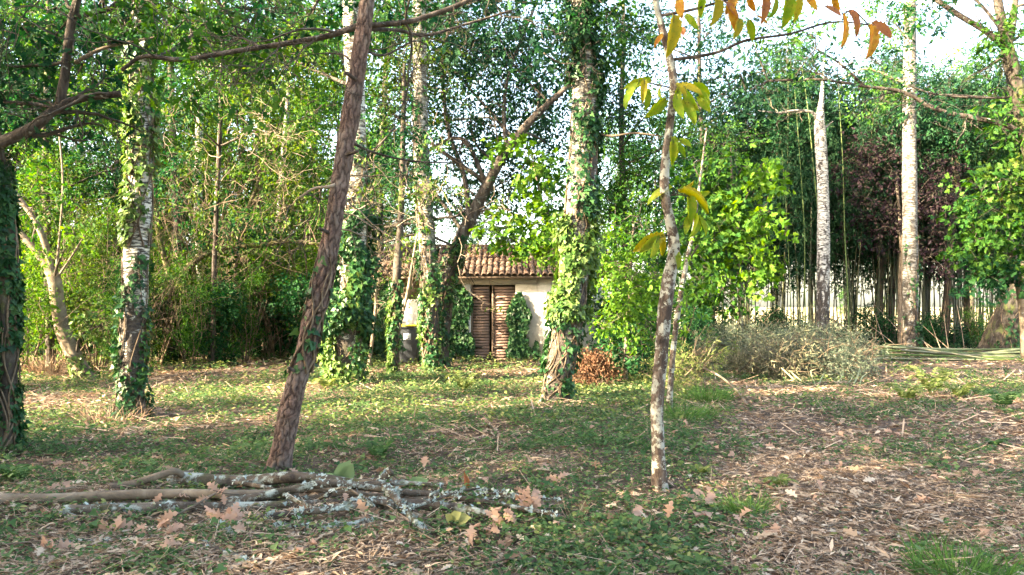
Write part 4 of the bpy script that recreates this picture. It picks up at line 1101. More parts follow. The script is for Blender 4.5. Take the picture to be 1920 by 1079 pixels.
sapling('maple_sapling', 'fresh green maple sapling in front of the bamboo', (1392, 664), 18.2, [(1388, 560), (1380, 440), (1372, 330), (1370, 270)], [4, 4, 3, 2, 1.2],
        [(1400, 400, 17.8, 65, 55, 1.0, .8, .17, MAPLE, 'leaf_lime'), (1410, 480, 17.6, 60, 50, .9, .8, .16, MAPLE, 'leaf_lime'), (1340, 450, 17.8, 60, 60, .9, .8, .15, MAPLE, 'leaf_green'), (1420, 320, 18, 45, 40, .8, .6, .16, MAPLE, 'leaf_lime'),
         (1350, 340, 18.2, 70, 60, 1., .7, .14, MAPLE, 'leaf_green'), (1350, 550, 17.8, 60, 40, .8, .6, .15, MAPLE, 'leaf_green'), (1300, 520, 18.2, 40, 60, .8, .7, .13, MAPLE, 'leaf_green')])
sapling('understorey_tree', 'dense small-leaved tree rising behind the chestnut sapling', (1178, 672), 21.5, [(1176, 560), (1170, 400), (1165, 250), (1168, 100), (1170, -40)], [7, 7, 6, 5, 4, 2],
        [(1180, 330, 20.5, 80, 90, 1.4, .8, .1, RHOMB, 'leaf_green'), (1260, 340, 20.8, 70, 90, 1.3, .7, .1, RHOMB, 'leaf_deep'), (1150, 190, 21, 70, 80, 1.2, .8, .11, RHOMB, 'leaf_silhouette'), (1220, 210, 21, 70, 70, 1.2, .5, .11, RHOMB, 'leaf_green'),
         (1140, 400, 20, 60, 60, 1, .7, .1, RHOMB, 'leaf_green'), (1180, 60, 21, 80, 70, 1.4, .8, .12, RHOMB, 'leaf_silhouette'), (1290, 250, 21.2, 60, 50, 1, .45, .11, RHOMB, 'leaf_green'), (1270, 440, 20.6, 60, 60, 1, .8, .1, RHOMB, 'leaf_green')], bark='oak_bark', cat='tree')
sapling('maple_sapling', 'yellow-green maple sapling leaning over the shed roof', (1090, 692), 17.9, [(1075, 600), (1050, 480), (1020, 390), (1000, 310)], [4, 4, 3, 2.4, 1.4],
        [(950, 428, 17.8, 55, 26, .7, .8, .17, MAPLE, 'leaf_lime'), (1000, 410, 17.6, 55, 35, .7, .8, .16, MAPLE, 'leaf_lime'), (1010, 310, 17.8, 55, 35, .7, .7, .17, MAPLE, 'leaf_lime'), (1040, 370, 17.8, 45, 45, .6, .6, .15, MAPLE, 'leaf_green'),
         (1020, 468, 17.4, 55, 25, .6, .9, .11, OVAL, 'leaf_lime'), (1035, 440, 17.2, 45, 45, .6, .9, .12, OVAL, 'leaf_lime'), (980, 455, 17.5, 40, 20, .5, .6, .12, MAPLE, 'leaf_green'), (970, 280, 18, 40, 25, .5, .5, .16, MAPLE, 'leaf_lime')])
sapling('laurel_bush', 'broad laurel bush with lit leaves under the arching tree', (495, 668), 21.5, [(492, 600), (488, 540), (486, 480)], [4, 3.5, 3, 2],
        [(480, 520, 21, 75, 45, 1.1, 1.1, .15, OVAL, 'leaf_green'), (530, 500, 21, 55, 45, 1, 1, .15, OVAL, 'leaf_lime'), (450, 570, 21, 60, 50, 1, 1, .15, OVAL, 'leaf_deep'), (560, 570, 21.2, 60, 50, 1, .9, .14, OVAL, 'leaf_deep'), (500, 590, 21.3, 60, 40, 1, .9, .15, OVAL, 'leaf_deep')])  # lime clump paints the lit leaves, deep green the lower ones
sapling('maple_tree', 'green maple foliage at the right edge before the bamboo', (1925, 680), 20, [(1915, 560), (1890, 430), (1870, 330)], [8, 7, 5, 3],
        [(1850, 380, 19.6, 55, 50, .9, .7, .15, MAPLE, 'leaf_green'), (1890, 450, 19.4, 60, 60, .9, .8, .15, MAPLE, 'leaf_green'), (1830, 450, 19.8, 45, 45, .8, .7, .14, MAPLE, 'leaf_green'), (1900, 520, 19.4, 50, 40, .8, .7, .14, MAPLE, 'leaf_deep'), (1895, 340, 19.8, 50, 50, .9, .6, .14, MAPLE, 'leaf_olive'), (1840, 520, 19.8, 40, 30, .6, .6, .14, MAPLE, 'leaf_deep')], cat='tree')
sapling('purple_leaved_tree', 'dark purple-leaved small tree behind the white birches', (1690, 660), 24.6, [(1688, 560), (1690, 450), (1680, 330)], [6, 5, 4, 2],
        [(1640, 295, 24.5, 65, 50, 1.4, .9, .13, RHOMB, 'leaf_purple'), (1665, 410, 24.5, 70, 60, 1.4, .7, .13, RHOMB, 'leaf_purple'), (1755, 360, 24.5, 60, 70, 1.4, .8, .13, RHOMB, 'leaf_purple'), (1760, 470, 24.5, 50, 50, 1.2, .6, .13, RHOMB, 'leaf_purple'), (1600, 360, 24.5, 40, 50, 1., .4, .13, RHOMB, 'leaf_purple')], cat='tree')
sapling('sunlit_tree', 'sunlit yellow-green treetop in the bright sky at the upper right', (1820, 618), 48, [(1818, 400), (1812, 250), (1808, 140)], [7, 6, 4, 2],
        [(1800, 130, 48, 55, 50, 2, .5, .2, RHOMB, 'leaf_lime'), (1840, 200, 48, 55, 60, 2, .5, .2, RHOMB, 'leaf_lime'), (1790, 230, 48, 50, 50, 2, .5, .2, RHOMB, 'leaf_olive'), (1880, 290, 48, 60, 70, 2, .6, .2, RHOMB, 'leaf_lime')], bark='oak_bark', cat='tree')

# thin pale saplings in front of the shed
for lab, pts, D in (('thin bare pale stem left of the ivy-clad trunk by the bin', [(690, 684), (700, 620), (705, 560), (700, 500), (692, 440)], 18.6),
                    ('thin bare pale stem rising in front of the wheeled bin', [(738, 694), (748, 620), (764, 550), (772, 500), (784, 430)], 17.6),
                    ('thin pale stem standing between the left birch and the pine', [(436, 672), (440, 560), (446, 430), (452, 300)], 20.5)):
    root, Pp, rr = tree('bare_sapling', lab, 'sapling', pts, [3.4, 3.2, 3, 2.4, 1.5][:len(pts)], 'pale_twig', D=D, n=6, k=5, flare=0)
    out = []
    for _ in range(9):
        j = R.integers(len(Pp) // 3, len(Pp))
        grow(out, Pp[j], rdir(1)[0] + np.array([0, 0, .5]), R.uniform(.4, 1.0), .009, 1, wig=.2, min_r=.003)
    mb = MB(); tubes(mb, out, 4); part(mb, 'twigs', 'pale_twig', root, kind='stuff')
# bare tangles of old vine, hung in the trees
for lab, px, py, D, rx, ry, n, mt in (('pale bare vine tangle catching the sun left of the pine', 490, 285, 15.0, 75, 75, 18, 'pale_twig'),
                                      ('brown bare vine tangle between the left birch and the pine', 400, 400, 16.5, 110, 110, 18, 'twig'),
                                      ('brown dead branches sagging onto the left end of the shed roof', 715, 500, 19.0, 35, 32, 14, 'twig'),
                                      ('pale dead branches hanging in front of the shed roof', 770, 400, 13.5, 90, 60, 14, 'pale_twig')):
    c = at(px, py, D)
    root = thing('vine_tangle', lab, 'vine', c)
    out = []
    for _ in range(n):
        p = c + R.normal(size=3) * np.array([rx, 40, ry]) / F * D * .55
        d = rdir(1)[0] * np.array([1, .4, 1]) + np.array([0, 0, .3])
        grow(out, p, d, R.uniform(.5, 1.4), R.uniform(.006, .012), 2, wig=.28, kids=(2, 4), droop=.05, min_r=.003)
    mb = MB(); tubes(mb, out, 4); part(mb, 'stems', mt, root, kind='stuff')
    ends = np.array([q[0][-1] for q in out]); ends = ends[R.uniform(0, 1, len(ends)) < .55]
    mb = MB(); sprays(mb, ends, rdir(len(ends)), 8, .3, .085, RHOMB, .4, .5); part(mb, 'leaves', 'leaf_olive', root, kind='stuff')

# ------------------------------------------------------------------ the chestnut sapling with its big leaves
ch, Pc, rc = tree('chestnut_sapling', 'young chestnut tree with lichen-spotted stem and large yellowing leaves', 'tree',
     [(1238, 910), (1234, 840), (1232, 760), (1241, 650), (1250, 550), (1264, 470), (1257, 420), (1246, 360), (1249, 290), (1259, 210), (1263, 160), (1251, 90), (1238, 40), (1228, -5), (1220, -80), (1215, -250)],
     [13.5, 12.3, 11.8, 12.4, 12.6, 10.8, 9.6, 9, 8, 7.4, 8, 6.6, 6, 6, 5, 3], 'chestnut_bark', D=6.27, n=18, k=12, flare=.5, relief=relief_ridges(6, .07),
     limbs=[([(1262, 112), (1340, 100, .1), (1400, 76, .1), (1480, 64, .1), (1560, 42, .1), (1640, 48, .1)], (3.6, 1.5), 'dark_bark'), ([(1236, 30), (1300, 18), (1380, -4), (1470, -20)], (3.6, 2), 'dark_bark'),
            ([(1260, 165), (1225, 158), (1200, 152)], (2, 1), 'dark_bark'), ([(1262, 160), (1290, 165), (1318, 180)], (2, 1), 'dark_bark'), ([(1250, 368), (1280, 366), (1300, 378), (1300, 405)], (2, 1), 'dark_bark'),
            ([(1258, 440), (1240, 443), (1228, 448)], (2, 1), 'dark_bark'), ([(1254, 262), (1268, 268), (1280, 270)], (1.6, 1), 'dark_bark'), ([(1580, 28), (1600, 20), (1628, 46)], (1.6, 1), 'dark_bark')],
     blobs=[(1300, -260, 6.3, 420, 170, 1.4, .3, .2, OVAL, 'chestnut_green'), (1230, -520, 6.3, 330, 170, 1.3, .25, .2, OVAL, 'chestnut_green')], scaffold=False)
LV = [(1263, 28, 1265, 92, 'y', -.2), (1276, -8, 1276, 32, 'o', 0), (1340, -6, 1346, 40, 'y', 0), (1358, 4, 1388, 30, 'b', 0), (1365, 12, 1381, 50, 'o', 0), (1386, 36, 1382, 64, 'y', 0),
      (1402, 38, 1413, 72, 'g', .1), (1285, 28, 1306, 47, 'g', .1), (1431, -4, 1438, 27, 'b', 0), (1452, -6, 1456, 27, 'g', 0), (1476, -12, 1478, 40, 'g', -.1), (1496, -8, 1501, 28, 'y', 0), (1545, 12, 1578, 24, 'b', 0),
      (1580, 26, 1588, 82, 'o', -.1), (1590, 22, 1617, 52, 'b', 0), (1628, 48, 1643, 98, 'o', -.1), (1634, 42, 1670, 70, 'b', 0), (1562, -8, 1570, 20, 'o', 0), (1402, -6, 1416, 18, 'o', 0), (1418, 30, 1440, 42, 'o', .1), (1320, -8, 1312, 24, 'g', .1),
      (1245, 65, 1228, 82, 'o', .1), (1270, 55, 1290, 66, 'b', .1), (1380, -5, 1365, 22, 'o', .1), (1510, -10, 1532, 12, 'o', 0),
      (1197, 155, 1169, 192, 'g', 0), (1209, 151, 1207, 178, 'y', -.05), (1213, 166, 1213, 203, 'g', 0), (1222, 152, 1176, 162, 'g', .1), (1240, 163, 1232, 182, 'g', .1), (1248, 185, 1222, 215, 'g', .1),
      (1266, 158, 1286, 172, 'y', -.05), (1275, 160, 1312, 170, 'y', .1), (1285, 168, 1302, 205, 'g', 0), (1300, 172, 1334, 188, 'g', .1), (1280, 185, 1304, 230, 'g', 0), (1268, 178, 1276, 212, 'g', .05), (1310, 180, 1326, 205, 'g', .1), (1272, 165, 1265, 205, 'g', .1), (1296, 160, 1336, 170, 'g', .2),
      (1262, 264, 1262, 298, 'g', 0), (1270, 268, 1284, 288, 'g', 0), (1272, 262, 1296, 270, 'g', .1), (1258, 258, 1272, 284, 'g', .1),
      (1275, 362, 1332, 370, 'y', 0), (1288, 364, 1302, 408, 'g', 0), (1305, 370, 1328, 396, 'g', 0), (1262, 352, 1216, 368, 'g', .1), (1270, 355, 1300, 350, 'y', .1), (1300, 402, 1311, 441, 'g', 0), (1294, 404, 1284, 434, 'g', .05), (1306, 404, 1330, 436, 'g', 0), (1298, 372, 1330, 362, 'g', .1),
      (1247, 442, 1194, 464, 'y', 0), (1240, 445, 1207, 470, 'g', 0), (1232, 448, 1226, 480, 'g', -.05), (1240, 442, 1246, 477, 'y', .05), (1262, 468, 1276, 500, 'g', .1)]
CL = LINES
nm_ = {'g': 'chestnut_green', 'y': 'chestnut_yellow', 'o': 'chestnut_orange', 'b': 'chestnut_brown'}
petiole = MB()
for (xa, ya, xb, yb, cc, dd) in LV:
    D0 = 6.15 + dd
    a, b_ = at(xa, ya, D0), at(xb, yb, D0 - .05 + R.uniform(-.06, .06))
    L = np.linalg.norm(b_ - a)
    mb = MB()
    leaves(mb, a[None], (b_ - a)[None], (np.array([0, -.8, .35]) + R.normal(size=3) * .45)[None], np.array([L * 1.05]), (np.column_stack([CHEST[0][:, 0], CHEST[0][:, 1] * R.uniform(.8, 1.05) + .06 * R.normal() * CHEST[0][:, 0] ** 2, CHEST[0][:, 2] * R.uniform(.6, 2.6) + R.uniform(.1, .7) * np.abs(CHEST[0][:, 1])]), CHEST[1]))
    lo = part(mb, 'leaf', nm_[cc], ch)
    k = CL[np.argmin(np.linalg.norm(CL - a, axis=1))]
    if np.linalg.norm(k - a) < .45:
        mb = MB(); tube(mb, np.array([k, (k + a) / 2 + np.array([0, 0, .015]), a, a + (b_ - a) * .25]), np.array([.0035, .0028, .0025, .0015]), n=4, k=3)
        po = part(mb, 'leaf_stalk', 'dark_twig', ch); po.parent = lo

# second thin stem behind it
tree('pale_sapling', 'pale leaning sapling stem just behind the chestnut', 'sapling', [(1252, 775), (1262, 660), (1275, 560), (1290, 480), (1302, 420), (1325, 240)], [6, 5.5, 5, 4, 3, 1.5], 'chestnut_bark', D=10.4, n=8,
     blobs=[(1300, 470, 10.4, 40, 40, .4, .25, .09, OVAL, 'leaf_lime'), (1280, 590, 10.4, 45, 50, .4, .3, .08, OVAL, 'leaf_lime'), (1330, 300, 10.6, 50, 60, .5, .15, .09, OVAL, 'leaf_green')])

# ------------------------------------------------------------------ bamboo
def proto_bamboo(h, r, lean, low=.41):
    mbc = MB()
    n = 26
    t = np.linspace(0, 1, n)
    a = R.uniform(0, 6.28)
    P = np.column_stack([cos(a) * lean * t**2.2 * h, sin(a) * lean * t**2.2 * h, t * h - .05])
    Q, rr = [], []
    for i in range(n):                       # swollen joints
        Q += [P[i], P[i] + np.array([0, 0, .012])]; rr += [r * (1 - .75 * t[i]) * 1.16, r * (1 - .75 * t[i])]
    tube(mbc, np.array(Q), np.array(rr), n=6)
    mbl, mbt = MB(), MB()
    m = 190
    tt = np.clip(R.beta(1.25, 1.3, m) * (1.03 - low) + low, 0, 1)
    C = np.stack([np.interp(tt, t, P[:, j]) for j in range(3)], -1)
    d = rdir(m); d[:, 2] = np.abs(d[:, 2]) * .6
    E = C + d * R.uniform(.3, 1.0, m)[:, None] * (1.25 - .6 * tt)[:, None]
    for c, e in zip(C[:70], E[:70]):
        tube(mbt, np.array([c, (c + e) / 2 + np.array([0, 0, .06]), e]), np.array([.008, .006, .003]), n=3, cap=False)
    me_, k = np.repeat(E, 2, 0) + R.normal(0, .12, (2 * m, 3)), 5
    sprays(mbl, me_, np.repeat(d, 2, 0), k, .26, .19, (BLADE[0] * np.array([1, 1.5, 1]), BLADE[1]), .3, .7, .4)
    out = []
    for nm, mb_, mt in (('culm', mbc, 'bamboo_culm'), ('twigs', mbt, 'dark_twig'), ('foliage', mbl, 'bamboo_leaf')):
        me = mb_.me(nm, nm == 'culm'); me.materials.append(M[mt]); out.append((nm, me))
    return out
m, nt, b = newmat('bamboo_culm')
oi = N(nt, 'ShaderNodeObjectInfo')
c = ramp(nt, oi.outputs['Random'], [(0, (.022, .036, .013)), (.5, (.045, .06, .018)), (.8, (.10, .10, .03)), (1, (.06, .05, .03))])
c = mix(nt, noise(nt, coords(nt, (3, 3, 1)), 2, 4), c, (.04, .042, .025))
nt.links.new(c, b.inputs['Base Color']); b.inputs['Roughness'].default_value = .45
flat('cut_bamboo', (.09, .115, .045), .5, .5, 2.0)
flat('cut_bamboo_pale', (.24, .255, .13), .5, .35, 2.0)
flat('cut_bamboo_grey', (.17, .165, .11), .6, .4, 2.0)
flat('green_culm', (.085, .125, .032), .45, .25, 1.5)
BAM = [proto_bamboo(R.uniform(8.2, 10.2), R.uniform(.020, .032), R.uniform(.05, .2), (.26, .42, .34, .45)[i_ % 4]) for i_ in range(8)]
for i in range(290):
    u_ = (i + R.uniform(0, 1)) / 290
    px = 1290 + 660 * u_ + 16 * np.sin(u_ * 61) + 11 * np.sin(u_ * 147 + 1)
    D = R.uniform(25.5, 32)
    X = (px - CX) / F * D
    s = R.uniform(.8, 1.08)
    if px < 1440: s *= .86
    bq = put(BAM[i % 8], 'bamboo', 'bamboo cane of the dense stand, ' + ('left of the dead birch snag' if px < 1535 else 'between the snag and the white birch' if px < 1706 else 'right of the white birch'), 'bamboo', X, D, 'bamboo canes of the stand', s=s)
    bq.rotation_euler[0] = R.normal(0, .035); bq.rotation_euler[1] = R.normal(0, .045)
for lab, pts, D, r in (('tall green bamboo cane leaning left beside the dead birch snag', [(1560, 668), (1550, 560), (1538, 440), (1527, 330), (1514, 200), (1498, 90)], 24.5, .034),
                       ('slim yellow-green bamboo cane left of the dead birch snag', [(1512, 668), (1509, 560), (1508, 430), (1500, 300), (1490, 170)], 24.2, .026),
                       ('straight pale bamboo cane right of the dead birch snag', [(1592, 664), (1590, 560), (1584, 440), (1580, 300), (1572, 170)], 24.4, .032),
                       ('thin bamboo cane standing in front of the maple sapling', [(1486, 672), (1482, 560), (1476, 430), (1466, 280)], 24.0, .022)):
    Q = np.array([at(p, q, D) for p, q in pts]); Q[0, 2] = -.05
    root = thing('bamboo', lab, 'bamboo', (Q[0, 0], Q[0, 1], 0))
    mb = MB()
    S = catmull(Q, 12); S2, R2 = [], []
    for i, p in enumerate(S):
        S2 += [p, p + np.array([0, 0, .012])]; f = 1 - .85 * i / len(S); R2 += [r * f * 1.14, r * f]
    tube(mb, np.array(S2), np.array(R2), n=8); part(mb, 'culm', 'green_culm', root, True)
    mb = MB(); k = 60
    C = S[R.integers(len(S) // 2, len(S), k)] + R.normal(0, .25, (k, 3))
    sprays(mb, C, rdir(k), 5, .25, .17, (BLADE[0] * np.array([1, 1.4, 1]), BLADE[1]), .3, .7)
    part(mb, 'foliage', 'bamboo_leaf', root, kind='stuff')

# felled poles, one by one
pole_words = ['topmost', 'upper', 'long', 'thin', 'thick', 'short', 'bowed', 'pale', 'dark', 'lowest']
POLES = [(1640, 650, 1925, 656, 21.9, .034), (1655, 660, 1990, 652, 21.6, .030), (1640, 654, 1880, 670, 21.3, .026), (1632, 668, 1995, 657, 21.3, .034), (1700, 650, 1862, 680, 20.5, .026), (1645, 664, 1940, 677, 20.9, .030),
         (1660, 676, 1990, 678, 20.6, .032), (1640, 672, 1845, 683, 20.3, .024), (1760, 660, 1992, 670, 21.2, .034), (1650, 681, 1900, 674, 20.35, .026), (1800, 672, 1998, 642, 21.5, .042), (1690, 657, 1985, 676, 21.1, .026), (1660, 645, 1810, 658, 22.0, .022)]
PL = ['topmost cut bamboo pole of the heap, lying level', 'long cut bamboo pole just under the topmost one', 'cut bamboo pole sloping gently down to the right in mid heap', 'long cut bamboo pole rising slightly to the right',
      'cut bamboo pole lying crosswise with its end sticking out in front', 'cut bamboo pole in the lower layers of the heap', 'long lowest cut bamboo pole reaching the right edge', 'short cut bamboo pole at the foot of the heap',
      'thick cut bamboo pole at the right part of the heap', 'thin cut bamboo pole on the ground before the heap', 'thickest pale bamboo pole slanting up over the right end of the heap', 'slim cut bamboo pole in the middle of the heap', 'thin dark bamboo pole at the back of the heap']
for i, (xa, ya, xb, yb, D, r) in enumerate(POLES):
    a, b_ = at(xa, ya, D), at(xb, yb, D + R.uniform(-.3, .3))
    a[2] = max(a[2], r + .03); b_[2] = max(b_[2], r + .03)
    t = np.linspace(0, 1, 15)[:, None]
    S = a + (b_ - a) * t + np.array([0, 0, -.05]) * np.sin(t * pi) * R.uniform(0, 1)
    S[:, 2] = np.maximum(S[:, 2], r + .02)
    S2, R2 = [], []
    d = unit(b_ - a)
    for j, p in enumerate(S):
        S2 += [p, p + d * .02]; R2 += [r * 1.16 * (1 - .4 * j / 15), r * (1 - .4 * j / 15)]
    mb = MB(); tube(mb, np.array(S2), np.array(R2), n=8)
    o = link('bamboo_pole', mb.me('bamboo_pole', True, a), ['cut_bamboo_pale', 'cut_bamboo', 'green_culm', 'cut_bamboo_pale', 'cut_bamboo_grey', 'green_culm', 'cut_bamboo', 'cut_bamboo_grey', 'cut_bamboo', 'green_culm', 'cut_bamboo_pale', 'cut_bamboo_grey', 'cut_bamboo'][i], loc=tuple(a))
    tag(o, PL[i], 'pole', 'felled bamboo poles in a heap')
for i in range(14):                       # thin canes leaning against the stand behind the poles
    a = at(1640 + i * 13 + R.uniform(-8, 8), 668, 23.4 + R.uniform(-.3, .3)); a[2] = .02
    b_ = at(1560 + i * 14 + R.uniform(-40, 60), 590 + R.uniform(-20, 35), 24.2)
    mb = MB(); tube(mb, np.array([a, (a + b_) / 2 + R.normal(0, .04, 3), b_]), np.array([.014, .011, .006]), n=5, k=4)
    o = link('leaning_cane', mb.me('leaning_cane', True, a), 'pale_twig', loc=tuple(a))
    tag(o, 'thin dry cane propped slantwise behind the bamboo poles', 'cane', 'dry canes behind the poles')

# brush heap of cut bamboo tops
def brush(label, blobs, mat, stems, n_tw, L=.11):
    c0 = at(blobs[0][0], HOR, blobs[0][2]); c0[2] = 0
    root = thing('brush_heap', label, 'brush heap', c0)
    mbl, mbt = MB(), MB()
    for (px, py, D, rx, ry, rd, cov) in blobs:
        c = at(px, py, D); rad = (rx / F * D, rd, ry / F * D)
        n = int(cov * pi * rad[0] * rad[2] / (.05 * L * L) / 6)
        C, d = blob_points(c, rad, n, .4, .2)
        ok = C[:, 2] > .03
        sprays(mbl, C[ok], unit(d[ok] + R.normal(size=(ok.sum(), 3)) * .9), 6, .2, L, BLADE, .3, .4, .5)
        C, d = blob_points(c, rad, n_tw, .5, .2)
        for p, q in zip(C, d):
            if p[2] < .03: continue
            e = p + unit(q + R.normal(size=3)) * R.uniform(.25, .7)
            e[2] = max(e[2], .02)
            tube(mbt, np.array([p, (p + e) / 2 + R.normal(0, .04, 3), e]), np.array([.006, .005, .002]), n=3, cap=False)
    for _ in range(26):                                   # whole tops sticking out of the heap
        px, py, D, rx, ry, rd, cov = blobs[R.integers(len(blobs))]
        p = at(px + R.uniform(-rx, rx), py, D + R.uniform(-rd, rd)); p[2] = R.uniform(.1, .5)
        d = np.array([R.normal(0, .8), R.normal(-.2, .5), R.uniform(.15, .7)]); e = p + unit(d) * R.uniform(.5, 1.3) * (rx / 130 + .35)
        tube(mbt, np.array([p, (p + e) / 2 + R.normal(0, .05, 3), e]), np.array([.009, .007, .003]), n=4, cap=False)
        t = R.uniform(.3, 1, 7)[:, None]
        sprays(mbl, p + (e - p) * t, rdir(7) + unit(d), 5, .18, L, BLADE, .3, .5, .5)
    part(mbl, 'foliage', mat, root, kind='stuff'); part(mbt, 'twigs', 'twig', root, kind='stuff')
    for (xa, ya, xb, yb, D, r) in stems:
        a = at(xa, ya, D); b_ = at(xb, yb, D + .5); a[2] = max(a[2], r)
        mb = MB(); tube(mb, np.array([a, (a + b_) / 2 + R.normal(0, .02, 3), b_]), np.array([r, r, r * .7]), n=7, k=4)
        part(mb, 'stem', 'cut_bamboo_pale', root, True)
leafmat('brush_sunlit', [(.09, .095, .055), (.13, .135, .08), (.18, .17, .11), (.24, .215, .145)], .2, .7, .1)  # sunlit part of the heap, its light put into a tan leaf colour
leafmat('brush_grey', [(.045, .068, .045), (.075, .10, .068), (.11, .135, .095), (.18, .195, .145)], .2, .7, .15)
brush('large grey-green heap of cut bamboo tops in front of the dead birch snag', [(1410, 652, 17.5, 140, 42, 1.3, 2.2), (1540, 658, 17.0, 95, 46, 1.2, 2.2), (1345, 668, 17.8, 70, 42, 1.0, 2.2), (1560, 690, 15.6, 80, 40, .8, 2.4), (1480, 675, 16.0, 60, 40, .7, 2.0)], 'brush_grey',
      [(1500, 726, 1465, 690, 14.1, .014), (1512, 724, 1480, 695, 14.2, .014), (1535, 728, 1545, 700, 14.0, .012), (1530, 726, 1520, 695, 14.1, .012), (1565, 722, 1580, 700, 14.2, .012), (1600, 724, 1612, 690, 14.1, .013), (1612, 727, 1625, 700, 14.0, .012), (1580, 728, 1600, 705, 14.0, .01)], 130)
brush('small tuft of cut bamboo tops, tinted tan as if sunlit, at the front of the grey heap', [(1430, 672, 15.6, 50, 28, .6, 1.8), (1480, 690, 15.2, 45, 26, .5, 1.5)], 'brush_sunlit', [(1405, 690, 1500, 640, 15.2, .008), (1380, 640, 1540, 615, 16, .008)], 60)
brush('yellowish heap of cut twigs between the chestnut sapling and the grey brush', [(1280, 690, 13.6, 45, 38, .5, .7)], 'herb_pale', [(1300, 700, 1340, 640, 13.4, .008)], 70)
# curved pole end
mb = MB(); S = [at(1318, 690, 12.6), at(1350, 706, 12.4), at(1380, 732, 12.0), at(1402, 765, 11.05)]
S[-1][2] = .03
tube(mb, np.array(S), np.array([.014, .018, .02, .024]), n=8, k=6)
o = link('cut_sapling_stem', mb.me('cut_sapling_stem', True, S[-1]), 'smooth_bark', loc=tuple(S[-1])); tag(o, 'bent cut stem lying out of the yellowish twig heap', 'branch')

# dry bracken ball, ferns, broad-leaved plants
root = thing('dry_bracken', 'rust-brown ball of dead bracken right of the ivy birch foot', 'bracken', at(1112, 722, 14.2) * np.array([1, 1, 0]))
mb = MB(); C, d = blob_points(at(1112, 690, 14.2), (.44, .40, .38), 420, .5, .2); C = C[C[:, 2] > .02]
sprays(mb, C, rdir(len(C)), 8, .16, .06, RHOMB, .3, .5, .6); part(mb, 'fronds', 'bracken_dry', root, kind='stuff')
mb = MB(); out = []
for _ in range(26): grow(out, at(1112, 735, 14.1) * np.array([1, 1, 0]) + R.normal(0, .12, 3) * np.array([1, 1, 0]), rdir(1)[0] * np.array([1, 1, .4]) + np.array([0, 0, .9]), R.uniform(.4, .8), .005, 1, wig=.2, droop=.08, min_r=.002)
tubes(mb, out, 4); part(mb, 'stems', 'twig', root, kind='stuff')

def frond_plant(name, label, cat, px, py, n, ln, mat, L=.05, group=None, up=.9):
    D = ground_D(py); b0 = at(px, py, D); b0[2] = float(gz(b0[0], b0[1]))
    root = thing(name, label, cat, b0, group)
    for i in range(n):
        a = i * 2.4 + R.normal(0, .3); l = ln * R.uniform(.65, 1.15)
        t = np.linspace(0, 1, 9)[:, None]
        S = b0 + np.array([cos(a), sin(a), 0]) * l * .75 * t + np.array([0, 0, 1]) * l * (up * t - .75 * up * t**2)
        mb = MB(); tube(mb, S, np.linspace(.004, .0015, 9), n=4, cap=False)
        m_ = 11
        tt = np.linspace(.15, 1, m_)
        Q = np.stack([np.interp(tt, t[:, 0], S[:, j]) for j in range(3)], -1)
        fw = unit(np.gradient(Q, axis=0)); sd = unit(np.cross(fw, [0, 0, 1]))
        for sg in (1, -1):
            leaves(mb, Q, sd * sg + fw * .45 + R.normal(0, .1, Q.shape), np.cross(sd, fw) + R.normal(0, .2, Q.shape), L * (1.25 - .8 * tt), OVAL)
        part(mb, 'frond', mat, root)
frond_plant('fern', 'sunlit yellow-green fern in the clearing before the poles', 'fern', 1748, 742, 13, .8, 'herb_pale', .10, up=1.7)
frond_plant('fern', 'lower fern left of the tall sunlit fern', 'fern', 1700, 752, 10, .5, 'herb_pale', .09, up=1.5)
frond_plant('fern', 'low fern right of the tall sunlit fern', 'fern', 1800, 750, 10, .5, 'herb_pale', .09, up=1.5)
frond_plant('fern', 'green fern at the right edge of the clearing', 'fern', 1880, 775, 9, .55, 'herb_leaf', .09, up=1.5)
frond_plant('fern', 'small dark fern below the sunlit ferns', 'fern', 1865, 835, 7, .26, 'herb_leaf', .05, up=1.3)
frond_plant('nettle_plant', 'upright green weed in the middle of the clearing right of the pine', 'weed', 708, 862, 7, .42, 'herb_leaf', .07, up=1.6)
frond_plant('weed_plant', 'leafy green weed in the light before the shed door', 'weed', 870, 738, 9, .6, 'herb_pale', .09, up=1.5)
frond_plant('weed_plant', 'leafy weed just right of the chestnut sapling foot', 'weed', 1312, 885, 7, .22, 'herb_pale', .05, up=1.2)
frond_plant('weed_plant', 'small leafy weed beside the pair of fallen chestnut leaves', 'weed', 1462, 915, 6, .2, 'herb_pale', .05, up=1.2)
frond_plant('weed_plant', 'dark leafy weed under the ivy trunk at the left edge', 'weed', 30, 905, 9, .4, 'herb_leaf', .07, up=1.2)
frond_plant('weed_plant', 'pale weed at the foot of the ivy column', 'weed', 612, 735, 8, .5, 'herb_pale', .08, up=1.2)

def leaf_plant(label, px, py, spec, mat):
    D = ground_D(py); b0 = at(px, py, D); b0[2] = float(gz(b0[0], b0[1]))
    root = thing('broad_leaf_plant', label, 'plant', b0)
    for (xa, ya, xb, yb) in spec:
        a, b_ = at(xa, ya, D), at(xb, yb, D - .08)
        mb = MB(); tube(mb, np.array([b0, (b0 + a) / 2 + np.array([0, 0, .01]), a]), .003, n=4)
        leaves(mb, a[None], (b_ - a)[None], np.array([[.3, -.8, .5]]), np.array([np.linalg.norm(b_ - a)]), (OVAL[0] * np.array([1, 1.25, 1]), OVAL[1]))
        part(mb, 'leaf', mat, root)
leafmat('broad_leaf', [(.16, .24, .12), (.19, .27, .14)], .35)
leaf_plant('two broad pale leaves rising behind the branch heap', 640, 915, [(632, 906, 655, 866), (640, 908, 660, 872), (628, 908, 612, 888)], 'broad_leaf')
leaf_plant('pair of small broad leaves at the right of the branch heap', 780, 920, [(768, 914, 786, 896), (778, 914, 800, 900)], 'broad_leaf')
